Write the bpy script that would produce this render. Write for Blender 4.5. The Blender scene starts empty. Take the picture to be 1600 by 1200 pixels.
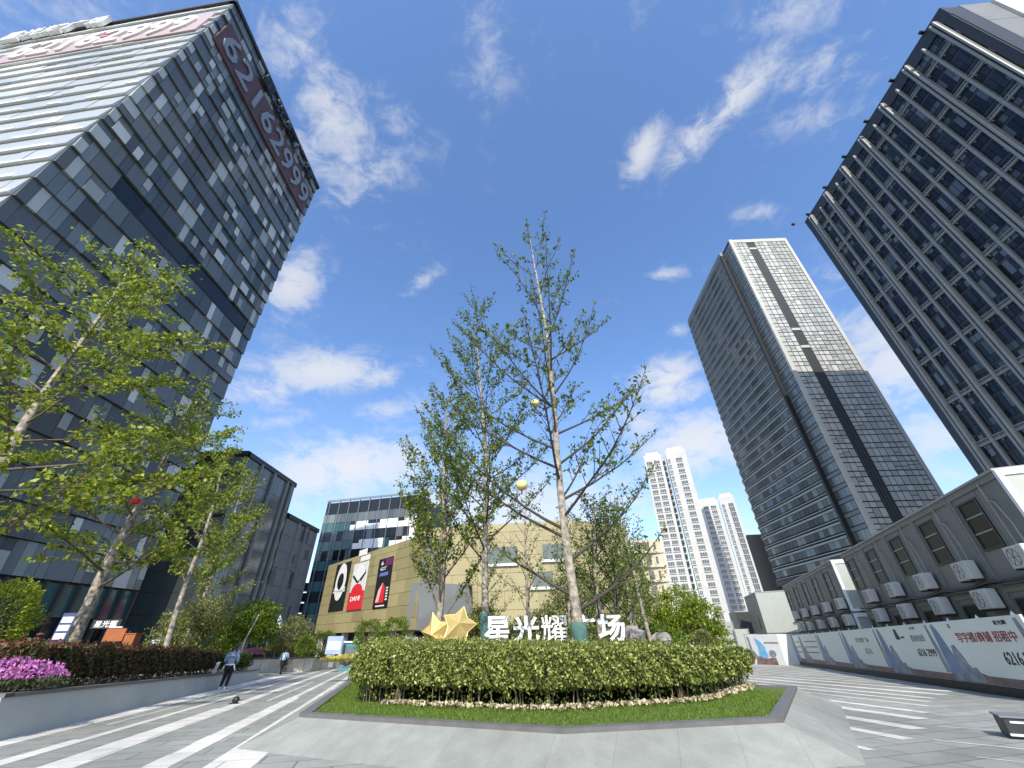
import bpy, math, random
import numpy as np
from mathutils import Vector, Matrix

sc = bpy.context.scene
COL = sc.collection
R = math.radians
random.seed(7)
NP = np.random.default_rng(7)

# ------------------------------------------------------------------ camera
F_PX, PITCH, ROLL, EYE, SLOPE = 610.0, R(32.70), R(1.085), 1.5, 0.026
cp, sp_, cr_, sr_ = math.cos(PITCH), math.sin(PITCH), math.cos(ROLL), math.sin(ROLL)
c_f = Vector((0, cp, sp_)); c_u0 = Vector((0, -sp_, cp)); c_r0 = Vector((1, 0, 0))
c_r = c_r0 * cr_ - c_u0 * sr_
c_u = c_r0 * sr_ + c_u0 * cr_
cam_d = bpy.data.cameras.new("camera")
cam = bpy.data.objects.new("camera", cam_d)
COL.objects.link(cam)
m = Matrix.Identity(4)
for i in range(3):
    m[i][0], m[i][1], m[i][2] = c_r[i], c_u[i], -c_f[i]
m[2][3] = EYE
cam.matrix_world = m
cam_d.sensor_width = 36
cam_d.lens = F_PX / 1600 * 36
cam_d.clip_start = 0.05
cam_d.clip_end = 5000
sc.camera = cam

def ray(px, py):
    a, b = (px - 800) / F_PX, (600 - py) / F_PX
    return c_f + c_r * a + c_u * b
def at(px, py, Y):                      # point of the sight line at distance Y forward
    d = ray(px, py); return Vector((0, 0, EYE)) + d * (Y / d.y)
def G(px, py, dz=0.0):                  # point of the ground (or a level dz above it)
    d = ray(px, py); return Vector((0, 0, EYE)) + d * ((dz - EYE) / (d.z + SLOPE * d.y))
def onp(px, py, P, u):                  # point on the vertical plane through P along u
    d = ray(px, py); n = (u[1], -u[0])
    t = (P[0] * n[0] + P[1] * n[1]) / (d.x * n[0] + d.y * n[1])
    return Vector((0, 0, EYE)) + d * t
def gz(y):
    return -SLOPE * min(y, 150.0)

# ------------------------------------------------------------------ light, sky
SUN_AZ, SUN_EL = 183.0, 41.0            # azimuth clockwise from +Y
sun_d = bpy.data.lights.new("sun", 'SUN')
sun_d.energy = 4.1
sun_d.angle = R(0.5)
sun_d.color = (1.0, 0.93, 0.82)
sun = bpy.data.objects.new("sun", sun_d)
COL.objects.link(sun)
sd = Vector((math.sin(R(SUN_AZ)) * math.cos(R(SUN_EL)), math.cos(R(SUN_AZ)) * math.cos(R(SUN_EL)), math.sin(R(SUN_EL))))
sun.rotation_euler = sd.to_track_quat('Z', 'Y').to_euler()
sun.location = (-10, -40, 60)

world = bpy.data.worlds.new("World")
sc.world = world
world.use_nodes = True
wt = world.node_tree
for n in list(wt.nodes): wt.nodes.remove(n)
def WN(t, **k):
    n = wt.nodes.new(t)
    for a, v in k.items(): setattr(n, a, v)
    return n
def wl(a, b): wt.links.new(a, b)
sky = WN('ShaderNodeTexSky', sky_type='NISHITA', sun_disc=False)
sky.sun_elevation = R(SUN_EL); sky.sun_rotation = R(SUN_AZ)
sky.altitude = 0; sky.air_density = 1.0; sky.dust_density = 1.3; sky.ozone_density = 3.0
tc = WN('ShaderNodeTexCoord')
def vmath(op, a, b=None):
    n = WN('ShaderNodeVectorMath', operation=op)
    for i, v in enumerate((a, b)):
        if v is None: continue
        if isinstance(v, (tuple, list, Vector)): n.inputs[i].default_value = tuple(v)
        else: wl(v, n.inputs[i])
    return n
def wmath(op, a, b=None, c=None, clamp=False):
    n = WN('ShaderNodeMath', operation=op, use_clamp=clamp)
    for i, v in enumerate((a, b, c)):
        if v is None: continue
        if isinstance(v, (int, float)): n.inputs[i].default_value = v
        else: wl(v, n.inputs[i])
    return n.outputs[0]
dirv = tc.outputs['Generated']
# clouds are where the sky dome has them: (px, py of a sight line, half sizes in degrees, tilt, weight)
CLOUDS = [(500, 150, 18, 7, -62, .66), (470, 225, 11, 6, -30, .55), (560, 280, 13, 6, 25, .55), (610, 180, 8, 4, -50, .45),
          (510, 580, 15, 5, 3, .78), (410, 610, 7, 4, 0, .66), (620, 640, 10, 4, 10, .5), (455, 445, 8, 5, 50, .75), (590, 590, 6, 3, 15, .70),
          (540, 730, 20, 8, 8, .85), (650, 445, 8, 2.2, 35, .62), (765, 55, 5, 14, 0, .40), (720, 120, 6, 4, 20, .25),
          (1130, 170, 12, 3.4, 46, .78), (1005, 235, 6, 3, 60, .75), (1290, 105, 8, 4, 10, .55), (1260, 180, 8, 3, 10, .45),
          (1180, 330, 6, 2.2, 5, .50), (1040, 428, 4.5, 1.6, 5, .55), (1045, 600, 8, 6, 30, .85), (1090, 690, 14, 7, 10, .85),
          (1010, 660, 9, 5, 0, .60), (1400, 560, 10, 12, 30, .75), (1330, 430, 8, 5, 20, .40), (1460, 680, 8, 8, 0, .6),
          (1055, 520, 3, 2, 0, .5), (440, 655, 8, 2.5, 5, .5), (960, 470, 4, 2, 0, .35), (120, 30, 10, 4, 0, .35),
          (800, 800, 45, 10, 0, .72), (930, 30, 14, 5, 15, .28), (470, 60, 12, 5, 60, .40), (1240, 20, 10, 4, 10, .45)]
tot = None
for (px, py, su, sv, tilt, wgt) in CLOUDS:
    c = ray(px, py).normalized()
    u = (ray(px + 8 * math.cos(R(tilt)), py - 8 * math.sin(R(tilt))).normalized() - c).normalized(); v = u.cross(c).normalized()
    dlt = vmath('SUBTRACT', dirv, c).outputs[0]
    du = vmath('DOT_PRODUCT', dlt, u / math.sin(R(su))).outputs['Value']
    dv = vmath('DOT_PRODUCT', dlt, v / math.sin(R(sv))).outputs['Value']
    r2 = wmath('MULTIPLY_ADD', du, du, wmath('MULTIPLY', dv, dv))
    g = wmath('MULTIPLY', wmath('EXPONENT', wmath('MULTIPLY', r2, -1.9)), wgt)
    tot = g if tot is None else wmath('MAXIMUM', tot, g)
def wnoise(scale, detail, rough, dist, stretch, seed):
    mp = WN('ShaderNodeMapping'); mp.inputs['Scale'].default_value = stretch; mp.inputs['Location'].default_value = seed
    mp.inputs['Rotation'].default_value = (R(25), R(18), R(30))
    wl(dirv, mp.inputs['Vector'])
    n = WN('ShaderNodeTexNoise'); n.inputs['Scale'].default_value = scale; n.inputs['Detail'].default_value = detail
    n.inputs['Roughness'].default_value = rough; n.inputs['Distortion'].default_value = dist
    wl(mp.outputs[0], n.inputs['Vector']); return n.outputs['Fac']
n1 = wnoise(4.5, 14, .64, .55, (1, 1, 1.5), (3.1, 1.7, .4))
n2 = wnoise(16.0, 10, .66, .5, (1, 1.2, 1.8), (.4, 5.2, 2.0))
nz = wmath('MULTIPLY_ADD', n2, .80, wmath('MULTIPLY', n1, .60))
mr = WN('ShaderNodeMapRange', interpolation_type='SMOOTHSTEP')
wl(wmath('ADD', nz, wmath('MULTIPLY', tot, .50)), mr.inputs['Value'])
mr.inputs['From Min'].default_value = .78; mr.inputs['From Max'].default_value = 1.10
dens = wmath('MULTIPLY', mr.outputs[0], wmath('MULTIPLY_ADD', tot, .9, .06), clamp=True)
tint = WN('ShaderNodeMixRGB', blend_type='MULTIPLY'); tint.inputs[0].default_value = 1
wl(sky.outputs[0], tint.inputs[1]); tcol = WN('ShaderNodeMixRGB'); tcol.inputs[1].default_value = (1.52, 1.42, 1.38, 1); tcol.inputs[2].default_value = (1.20, 1.40, 1.62, 1)
sepz = WN('ShaderNodeSeparateXYZ'); wl(dirv, sepz.inputs[0]); wl(wmath('MULTIPLY_ADD', sepz.outputs[2], 1.7, .02, clamp=True), tcol.inputs[0]); wl(tcol.outputs[0], tint.inputs[2])
mix = WN('ShaderNodeMixRGB')
wl(dens, mix.inputs[0]); wl(tint.outputs[0], mix.inputs[1]); mix.inputs[2].default_value = (4.9, 4.9, 4.9, 1)
bg = WN('ShaderNodeBackground'); bg.inputs[1].default_value = 0.135
wl(mix.outputs[0], bg.inputs[0])
wo = WN('ShaderNodeOutputWorld'); wl(bg.outputs[0], wo.inputs[0])

sc.view_settings.view_transform = 'Standard'
sc.view_settings.look = 'None'
sc.view_settings.exposure = 0.45
sc.view_settings.gamma = 1.0
sc.cycles.max_bounces = 6
sc.cycles.transparent_max_bounces = 8

# ------------------------------------------------------------------ mesh helpers
ORG = {}
def org(o): return ORG.get(o.name, Vector((0, 0, 0))) if o else Vector((0, 0, 0))

def tag(o, label=None, cat=None, group=None, kind=None):
    if label: o['label'] = label
    if cat: o['category'] = cat
    if group: o['group'] = group
    if kind: o['kind'] = kind
    return o
def thing(name, label, cat, loc=(0, 0, 0), group=None):
    o = bpy.data.objects.new(name, None); COL.objects.link(o)
    o.location = loc; o.empty_display_size = .3
    ORG[o.name] = Vector(loc)
    return tag(o, label, cat, group)

class MB:
    def __init__(s): s.v = []; s.f = []; s.m = []; s.sm = []
    def face(s, pts, mi=0):
        i = len(s.v); s.v += [tuple(p) for p in pts]; s.f.append(tuple(range(i, i + len(pts)))); s.m.append(mi)
    def hexa(s, p, mi=0, skip=()):       # 8 corners: bottom 0-3 ccw, top 4-7
        i = len(s.v); s.v += [tuple(q) for q in p]
        for k, q in enumerate(((3, 2, 1, 0), (4, 5, 6, 7), (0, 1, 5, 4), (1, 2, 6, 5), (2, 3, 7, 6), (3, 0, 4, 7))):
            if k in skip: continue
            s.f.append(tuple(i + j for j in q)); s.m.append(mi)
    def box(s, c, d, rz=0.0, mi=0):
        x, y, z = d[0] / 2, d[1] / 2, d[2] / 2; ca, sa = math.cos(rz), math.sin(rz)
        s.hexa([(c[0] + X * ca - Y * sa, c[1] + X * sa + Y * ca, c[2] + Z) for Z in (-z, z) for X, Y in ((-x, -y), (x, -y), (x, y), (-x, y))], mi)
    def slab(s, o, u, n, w, d, h, mi=0, skip=()):   # box from corner o: w along u, d along n, h up
        o = Vector(o); u = Vector((u[0], u[1], 0)) * w; n = Vector((n[0], n[1], 0)) * d; k = Vector((0, 0, h))
        if u.cross(n).z > 0: p = [o, o + u, o + u + n, o + n]
        else: p = [o, o + n, o + u + n, o + u]
        s.hexa(p + [q + k for q in p], mi, skip)
    def prism(s, poly, z0, z1, mi=0, top=True, bot=False):
        n = len(poly); fz = (lambda z, p: z(p) if callable(z) else z)
        i = len(s.v)
        s.v += [(p[0], p[1], fz(z0, p)) for p in poly] + [(p[0], p[1], fz(z1, p)) for p in poly]
        for k in range(n):
            l = (k + 1) % n; s.f.append((i + k, i + l, i + n + l, i + n + k)); s.m.append(mi)
        if top: s.f.append(tuple(i + n + k for k in range(n))); s.m.append(mi)
        if bot: s.f.append(tuple(i + n - 1 - k for k in range(n))); s.m.append(mi)
    def tube(s, pts, rad, n=6, mi=0, cap=True):
        pts = [Vector(p) for p in pts]
        if not isinstance(rad, (list, tuple)): rad = [rad] * len(pts)
        i0 = len(s.v); a = None
        for k, p in enumerate(pts):
            t = (pts[min(k + 1, len(pts) - 1)] - pts[max(k - 1, 0)])
            if t.length < 1e-9: t = Vector((0, 0, 1))
            t.normalize()
            if a is None:
                a = t.orthogonal().normalized()
            else:
                a = (a - t * a.dot(t))
                a = a.normalized() if a.length > 1e-6 else t.orthogonal().normalized()
            b = t.cross(a)
            for j in range(n):
                an = 2 * math.pi * j / n
                s.v.append(tuple(p + (a * math.cos(an) + b * math.sin(an)) * rad[k]))
        for k in range(len(pts) - 1):
            for j in range(n):
                l = (j + 1) % n
                s.f.append((i0 + k * n + j, i0 + k * n + l, i0 + (k + 1) * n + l, i0 + (k + 1) * n + j)); s.m.append(mi)
        if cap:
            e = i0 + (len(pts) - 1) * n
            s.f.append(tuple(i0 + n - 1 - j for j in range(n))); s.m.append(mi)
            s.f.append(tuple(e + j for j in range(n))); s.m.append(mi)
    def ball(s, c, r, seg=10, ring=6, mi=0, jit=0.0, rng=random):
        i0 = len(s.v); rr = r if isinstance(r, (tuple, list)) else (r, r, r)
        s.v.append((c[0], c[1], c[2] - rr[2]))
        for a in range(1, ring):
            th = math.pi * a / ring
            for b in range(seg):
                ph = 2 * math.pi * b / seg; k = 1 + rng.uniform(-jit, jit)
                s.v.append((c[0] + rr[0] * k * math.sin(th) * math.cos(ph), c[1] + rr[1] * k * math.sin(th) * math.sin(ph), c[2] - rr[2] * k * math.cos(th)))
        s.v.append((c[0], c[1], c[2] + rr[2])); e = len(s.v) - 1
        for b in range(seg):
            l = (b + 1) % seg
            s.f.append((i0, i0 + 1 + l, i0 + 1 + b)); s.m.append(mi)
            for a in range(ring - 2):
                q = i0 + 1 + a * seg; s.f.append((q + b, q + l, q + seg + l, q + seg + b)); s.m.append(mi)
            q = i0 + 1 + (ring - 2) * seg; s.f.append((q + b, q + l, e)); s.m.append(mi)
    def build(s, name, mats, parent=None, smooth=False, loc=None, bevel=0):
        if not isinstance(mats, (list, tuple)): mats = [mats]
        o_ = org(parent) if loc is None else Vector(loc)
        me = bpy.data.meshes.new(name)
        me.from_pydata([(p[0] - o_[0], p[1] - o_[1], p[2] - o_[2]) for p in s.v], [], s.f)
        me.polygons.foreach_set('material_index', s.m)
        if smooth: me.polygons.foreach_set('use_smooth', [True] * len(s.f))
        for q in mats: me.materials.append(q)
        me.update()
        o = bpy.data.objects.new(name, me); COL.objects.link(o)
        if parent: o.parent = parent
        elif loc is not None: o.location = loc
        ORG[o.name] = o_ 
        if bevel:
            b = o.modifiers.new('bevel', 'BEVEL'); b.width = bevel; b.segments = 2; b.limit_method = 'ANGLE'
        return o
def single(mb, name, mats, label, cat, loc=(0, 0, 0), group=None, kind=None, smooth=False, bevel=0):
    return tag(mb.build(name, mats, None, smooth, loc, bevel), label, cat, group, kind)

def leaf_obj(name, C, size, mats, parent, up=.5, aspect=.55, loc=None, D=None, fold=.12, seed=1):
    """many leaf-sized folded quads, one mesh"""
    rng = np.random.default_rng(seed)
    C = np.asarray(C, float).reshape(-1, 3); N = len(C)
    d = rng.normal(size=(N, 3)); 
    if D is not None: d = d * .6 + np.asarray(D, float)
    d /= np.linalg.norm(d, axis=1)[:, None]
    nn = rng.normal(size=(N, 3)) * (1 - up); nn[:, 2] += up
    nn -= d * (nn * d).sum(1)[:, None]; nn /= np.linalg.norm(nn, axis=1)[:, None] + 1e-9
    s_ = np.cross(d, nn); L = (size * rng.uniform(.65, 1.35, N))[:, None]
    b = C - d * L * .5; tip = C + d * L * .5
    l = C + s_ * L * aspect * .5 + nn * L * fold; r = C - s_ * L * aspect * .5 + nn * L * fold
    V = np.stack([b, r, tip, l], 1).reshape(-1, 3)
    o_ = np.array(org(parent) if loc is None else loc); V = V - o_
    me = bpy.data.meshes.new(name)
    me.vertices.add(4 * N); me.loops.add(4 * N); me.polygons.add(N)
    me.vertices.foreach_set('co', V.astype(np.float32).ravel())
    me.loops.foreach_set('vertex_index', np.arange(4 * N, dtype=np.int32))
    me.polygons.foreach_set('loop_start', np.arange(0, 4 * N, 4, dtype=np.int32))
    if isinstance(mats, (list, tuple)):
        me.polygons.foreach_set('material_index', rng.integers(0, len(mats), N).astype(np.int32))
    for q in (mats if isinstance(mats, (list, tuple)) else [mats]): me.materials.append(q)
    me.update(calc_edges=True); me.validate()
    o = bpy.data.objects.new(name, me); COL.objects.link(o)
    if parent: o.parent = parent
    elif loc is not None: o.location = loc
    ORG[o.name] = Vector(o_)
    return o

_txt = {}
def text_mesh(body, size=1.0, extrude=.02, offset=0.0, space=1.0):
    cu = bpy.data.curves.new('lettering', 'FONT'); cu.body = body; cu.size = size; cu.extrude = extrude; cu.offset = offset
    cu.align_x = 'CENTER'; cu.align_y = 'CENTER'; cu.space_character = space; cu.resolution_u = 2
    o = bpy.data.objects.new('lettering', cu); COL.objects.link(o)
    me = bpy.data.meshes.new_from_object(o)
    bpy.data.objects.remove(o); bpy.data.curves.remove(cu)
    return me
def text(name, body, c, u, n, size, mt, parent=None, extrude=.02, offset=0.0, up=(0, 0, 1), sx=1.0, sy=1.0, fit=None):
    """lettering centred at c, reading along u on a face with outward normal n; fit=(w,h) scales it to that size"""
    me = text_mesh(body, 1.0, extrude / max(size, 1e-6), offset)
    co = np.empty(len(me.vertices) * 3, np.float32); me.vertices.foreach_get('co', co); co = co.reshape(-1, 3)
    lo, hi = co.min(0), co.max(0); co -= (lo + hi) / 2
    if fit: kx, ky = fit[0] / (hi - lo)[0], fit[1] / (hi - lo)[1]
    else: kx, ky = size * sx, size * sy
    u = np.array((u[0], u[1], u[2] if len(u) > 2 else 0.0)); n = np.array((n[0], n[1], n[2] if len(n) > 2 else 0.0)); w = np.array(up, float)
    P = np.array(c, float) + co[:, :1] * kx * u + co[:, 1:2] * ky * w + co[:, 2:3] * size * n
    o_ = np.array(org(parent)) if parent else np.array(c, float)
    me.vertices.foreach_set('co', (P - o_).astype(np.float32).ravel())
    me.materials.clear(); me.materials.append(mt); me.update()
    me.name = name
    o = bpy.data.objects.new(name, me); COL.objects.link(o)
    if parent: o.parent = parent
    else: o.location = o_
    ORG[o.name] = Vector(o_)
    return o

# ------------------------------------------------------------------ materials
def nodes_of(name):
    mt = bpy.data.materials.new(name); mt.use_nodes = True
    nt = mt.node_tree; return mt, nt, nt.nodes['Principled BSDF'], nt.nodes['Material Output']
def mat(name, col, rough=.7, metal=0.0, var=.12, scale=3.0, bump=0.0, bscale=20.0, island=0.0, spec=.5, detail=6, coat=0.0):
    mt, nt, p, out = nodes_of(name)
    p.inputs['Roughness'].default_value = rough; p.inputs['Metallic'].default_value = metal
    p.inputs['Specular IOR Level'].default_value = spec; p.inputs['Coat Weight'].default_value = coat
    tcn = nt.nodes.new('ShaderNodeTexCoord')
    nz = nt.nodes.new('ShaderNodeTexNoise'); nz.inputs['Scale'].default_value = scale; nz.inputs['Detail'].default_value = detail
    nt.links.new(tcn.outputs['Object'], nz.inputs['Vector'])
    hs = nt.nodes.new('ShaderNodeHueSaturation'); hs.inputs['Color'].default_value = (*col, 1)
    mp = nt.nodes.new('ShaderNodeMapRange'); mp.inputs['From Min'].default_value = .3; mp.inputs['From Max'].default_value = .7
    mp.inputs['To Min'].default_value = 1 - var; mp.inputs['To Max'].default_value = 1 + var
    nt.links.new(nz.outputs['Fac'], mp.inputs['Value'])
    val = mp.outputs[0]
    if island:
        ge = nt.nodes.new('ShaderNodeNewGeometry'); m2 = nt.nodes.new('ShaderNodeMapRange')
        m2.inputs['To Min'].default_value = 1 - island; m2.inputs['To Max'].default_value = 1 + island
        nt.links.new(ge.outputs['Random Per Island'], m2.inputs['Value'])
        mu = nt.nodes.new('ShaderNodeMath'); mu.operation = 'MULTIPLY'
        nt.links.new(val, mu.inputs[0]); nt.links.new(m2.outputs[0], mu.inputs[1]); val = mu.outputs[0]
    nt.links.new(val, hs.inputs['Value']); nt.links.new(hs.outputs[0], p.inputs['Base Color'])
    if bump:
        n2 = nt.nodes.new('ShaderNodeTexNoise'); n2.inputs['Scale'].default_value = bscale; n2.inputs['Detail'].default_value = 8
        nt.links.new(tcn.outputs['Object'], n2.inputs['Vector'])
        bp = nt.nodes.new('ShaderNodeBump'); bp.inputs['Strength'].default_value = bump; bp.inputs['Distance'].default_value = .05
        nt.links.new(n2.outputs['Fac'], bp.inputs['Height']); nt.links.new(bp.outputs[0], p.inputs['Normal'])
    return mt
def leafmat(name, c0, c1, c2=None, trans=.35, rough=.5):
    mt, nt, p, out = nodes_of(name)
    ge = nt.nodes.new('ShaderNodeNewGeometry'); rp = nt.nodes.new('ShaderNodeValToRGB')
    rp.color_ramp.elements[0].color = (*c0, 1); rp.color_ramp.elements[1].color = (*c1, 1)
    if c2:
        e = rp.color_ramp.elements.new(.55); e.color = (*c1, 1); rp.color_ramp.elements[2].color = (*c2, 1)
    nt.links.new(ge.outputs['Random Per Island'], rp.inputs[0]); nt.links.new(rp.outputs[0], p.inputs['Base Color'])
    p.inputs['Roughness'].default_value = rough; p.inputs['Specular IOR Level'].default_value = .35
    tr = nt.nodes.new('ShaderNodeBsdfTranslucent'); nt.links.new(rp.outputs[0], tr.inputs['Color'])
    mx = nt.nodes.new('ShaderNodeMixShader'); mx.inputs[0].default_value = trans
    nt.links.new(p.outputs[0], mx.inputs[1]); nt.links.new(tr.outputs[0], mx.inputs[2]); nt.links.new(mx.outputs[0], out.inputs['Surface'])
    return mt
def glassmat(name, c0, c1, rough=.06, spec=.5, island_pow=1.0, metal=0.0):
    mt, nt, p, out = nodes_of(name)
    ge = nt.nodes.new('ShaderNodeNewGeometry'); rp = nt.nodes.new('ShaderNodeValToRGB')
    rp.color_ramp.elements[0].color = (*c0, 1); rp.color_ramp.elements[1].color = (*c1, 1)
    nt.links.new(ge.outputs['Random Per Island'], rp.inputs[0]); nt.links.new(rp.outputs[0], p.inputs['Base Color'])
    p.inputs['Roughness'].default_value = rough; p.inputs['Specular IOR Level'].default_value = spec; p.inputs['Metallic'].default_value = metal
    return mt
def pavemat(name, col, ang, joint=.018, bw=1.2, bh=.6, rough=.75, mortar=.55, var=.10):
    """stone slabs with thin joints, world-scaled, plus worn patches"""
    mt, nt, p, out = nodes_of(name)
    p.inputs['Roughness'].default_value = rough; p.inputs['Specular IOR Level'].default_value = .3
    ge = nt.nodes.new('ShaderNodeNewGeometry')
    mp = nt.nodes.new('ShaderNodeMapping'); mp.inputs['Rotation'].default_value = (0, 0, ang)
    nt.links.new(ge.outputs['Position'], mp.inputs['Vector'])
    br = nt.nodes.new('ShaderNodeTexBrick'); br.inputs['Scale'].default_value = 1
    br.inputs['Brick Width'].default_value = bw; br.inputs['Row Height'].default_value = bh; br.inputs['Mortar Size'].default_value = joint
    br.inputs['Color1'].default_value = (*[c * (1 + var) for c in col], 1); br.inputs['Color2'].default_value = (*[c * (1 - var) for c in col], 1)
    br.inputs['Mortar'].default_value = (*[c * mortar for c in col], 1); br.inputs['Bias'].default_value = 0
    nt.links.new(mp.outputs[0], br.inputs['Vector'])
    acc = br.outputs['Color']
    for scl, lo, hi in ((.30, .76, 1.14), (2.3, .88, 1.10), (60.0, .86, 1.12)):
        nz = nt.nodes.new('ShaderNodeTexNoise'); nz.inputs['Scale'].default_value = scl; nz.inputs['Detail'].default_value = 6
        nt.links.new(ge.outputs['Position'], nz.inputs['Vector'])
        mr_ = nt.nodes.new('ShaderNodeMapRange'); mr_.inputs['From Min'].default_value = .3; mr_.inputs['From Max'].default_value = .7
        mr_.inputs['To Min'].default_value = lo; mr_.inputs['To Max'].default_value = hi
        nt.links.new(nz.outputs['Fac'], mr_.inputs['Value'])
        mu = nt.nodes.new('ShaderNodeMixRGB'); mu.blend_type = 'MULTIPLY'; mu.inputs[0].default_value = 1
        nt.links.new(acc, mu.inputs[1]); nt.links.new(mr_.outputs[0], mu.inputs[2]); acc = mu.outputs[0]
    nt.links.new(acc, p.inputs['Base Color'])
    return mt

M = {}
M['pave'] = pavemat('grey_granite_paving', (.285, .285, .25), R(-15.5))
M['stripe'] = pavemat('pale_granite_paving', (.64, .605, .54), R(-15.5), bw=1.2, bh=1.0, var=.05)
M['line'] = mat('white_line', (.75, .75, .73), .6)
M['wallstone'] = pavemat('honed_granite', (.262, .268, .232), R(20), bw=.9, bh=30, joint=.006, mortar=.8, var=.035)
M['wallshade'] = mat('retaining_granite', (.45, .45, .41), .6, var=.06, scale=1.2)
M['coping'] = mat('dark_coping', (.13, .125, .12), .6, var=.15, scale=4)
M['soil'] = mat('soil', (.05, .04, .025), .95, bump=.4)
M['lawn'] = mat('lawn', (.085, .13, .018), .9, var=.3, scale=6)
M['bark'] = mat('pale_bark', (.28, .245, .195), .9, var=.6, scale=6, bump=.5, bscale=14)
M['bark2'] = mat('grey_bark', (.25, .22, .175), .9, var=.7, scale=7, bump=.5, bscale=14)
M['twig'] = mat('backlit_twig_bark', (.055, .045, .035), .9, var=.2)  # young bark, with backlit darkness put into its colour
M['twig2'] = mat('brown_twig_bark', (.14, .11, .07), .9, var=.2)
M['wrap'] = mat('green_wrap_cloth', (.06, .13, .11), .9, var=.2, scale=8)
M['wrapw'] = mat('white_wrap_cloth', (.7, .7, .68), .9)
M['lf_dark'] = leafmat('dark_new_leaves', (.035, .075, .012), (.14, .21, .035), trans=.35)
M['lf_mid'] = leafmat('mid_green_leaves', (.07, .13, .015), (.25, .33, .05), trans=.45)
M['lf_lush'] = leafmat('bright_spring_leaves', (.10, .17, .010), (.33, .39, .03), (.50, .52, .08), trans=.5)
M['lf_yel'] = leafmat('yellow_green_leaves', (.14, .17, .03), (.33, .34, .09), trans=.45)
M['lf_olive'] = leafmat('olive_leaves', (.13, .15, .04), (.31, .32, .12), trans=.35)
M['lf_green'] = leafmat('fresh_green_leaves', (.05, .11, .008), (.22, .31, .02), trans=.4)
M['lf_hedge'] = leafmat('hedge_leaves', (.045, .068, .014), (.19, .235, .046), (.46, .48, .14), trans=.22)
M['lf_red'] = leafmat('red_tip_leaves', (.11, .035, .02), (.30, .115, .05), trans=.25)
M['lf_hdark'] = leafmat('dark_hedge_leaves', (.02, .035, .012), (.10, .12, .045), trans=.2)
M['petal'] = leafmat('magenta_petals', (.46, .12, .38), (.72, .30, .62), trans=.3)
M['petalp'] = leafmat('pink_petals', (.70, .25, .35), (.8, .4, .5), trans=.3)
M['petaly'] = leafmat('yellow_petals', (.60, .50, .04), (.75, .66, .1), trans=.3)
M['litter'] = leafmat('dry_litter', (.32, .26, .16), (.62, .55, .38), trans=.1)
M['grass'] = leafmat('grass_blades', (.07, .12, .012), (.20, .29, .035), trans=.35)
M['white'] = mat('white_paint', (.74, .745, .72), .5, var=.04)
M['white2'] = mat('white_render', (.50, .505, .49), .8, var=.05, scale=.3)
M['offwhite'] = mat('offwhite_panel', (.62, .64, .63), .6, var=.05)
M['dark'] = mat('dark_metal', (.025, .027, .03), .5, var=.2)
M['black'] = mat('black_paint', (.012, .012, .013), .5)
M['steel'] = mat('grey_metal', (.30, .31, .31), .45, metal=.6)
M['gold'] = mat('gold_sheet', (.66, .50, .20), .42, metal=.5, var=.06)
M['goldm'] = mat('matt_gold_paint', (.52, .36, .11), .6, var=.12)
M['rock'] = mat('boulder_stone', (.24, .22, .20), .9, var=.35, scale=3, bump=.8, bscale=4)
M['red'] = mat('red_print', (.62, .02, .03), .6)
M['brown'] = mat('rust_brown_board', (.32, .10, .03), .7)
# glass and cladding
M['wallcore'] = mat('dark_backing', (.016, .018, .02), .6)
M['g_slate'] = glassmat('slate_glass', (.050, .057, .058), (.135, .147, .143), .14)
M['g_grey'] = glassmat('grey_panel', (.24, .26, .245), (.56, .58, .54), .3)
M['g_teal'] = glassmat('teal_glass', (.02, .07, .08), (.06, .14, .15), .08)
M['g_silver'] = glassmat('brightened_front_panel', (.42, .45, .45), (.62, .64, .62), .30, metal=.2)  # sun and sky reflection on the front put into a brighter base
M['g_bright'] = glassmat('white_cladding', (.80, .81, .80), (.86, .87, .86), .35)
M['g_black'] = glassmat('black_glass', (.008, .010, .011), (.03, .034, .036), .08)
M['g_navy'] = glassmat('navy_glass', (.004, .006, .009), (.026, .032, .040), .10, spec=.32)
M['g_blind'] = glassmat('glass_with_blinds', (.05, .06, .066), (.13, .145, .15), .14)
M['g_green'] = glassmat('grey_green_glass', (.05, .068, .062), (.17, .20, .18), .12)
M['g_sky'] = glassmat('blue_grey_glass', (.07, .085, .09), (.19, .22, .225), .12)
M['c_dark'] = mat('charcoal_cladding', (.030, .032, .032), .55, var=.15, scale=.3)
M['c_fin'] = mat('fin_aluminium', (.20, .21, .20), .5, var=.06, scale=.2)
M['c_pale'] = mat('pale_stone_cladding', (.42, .42, .385), .7, var=.08, scale=.3)
M['c_grey'] = mat('grey_stone_cladding', (.17, .18, .18), .6, var=.1, scale=.25, island=.12)
M['c_beige'] = mat('beige_panel', (.29, .25, .125), .55, var=.05, scale=.3, island=.2)
M['c_beige2'] = mat('pale_beige_panel', (.31, .27, .145), .6, var=.06, scale=.3, island=.09)
M['c_beigeg'] = mat('grey_beige_panel', (.30, .28, .235), .6, var=.05)
M['c_cabin'] = mat('cabin_panel_shaded', (.175, .178, .158), .55, var=.05, scale=1.0)  # darkened panel: shade of the long sides put into the colour
M['c_cabinlit'] = mat('cabin_panel_lit', (.38, .40, .36), .55, var=.04)  # same cabin panel painted lighter for the sunlit ends
M['print'] = mat('hoarding_print_white', (.74, .76, .69), .5, var=.05, scale=.5)
M['p_blue'] = mat('print_blue_grey', (.17, .24, .36), .5, var=.25, scale=1.2)
M['p_brown'] = mat('print_brown', (.20, .13, .12), .5, var=.35, scale=3)
M['p_grey'] = mat('print_grey', (.24, .26, .29), .5, var=.4, scale=3)
M['p_red'] = mat('print_dark_red', (.30, .05, .06), .5)
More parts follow.
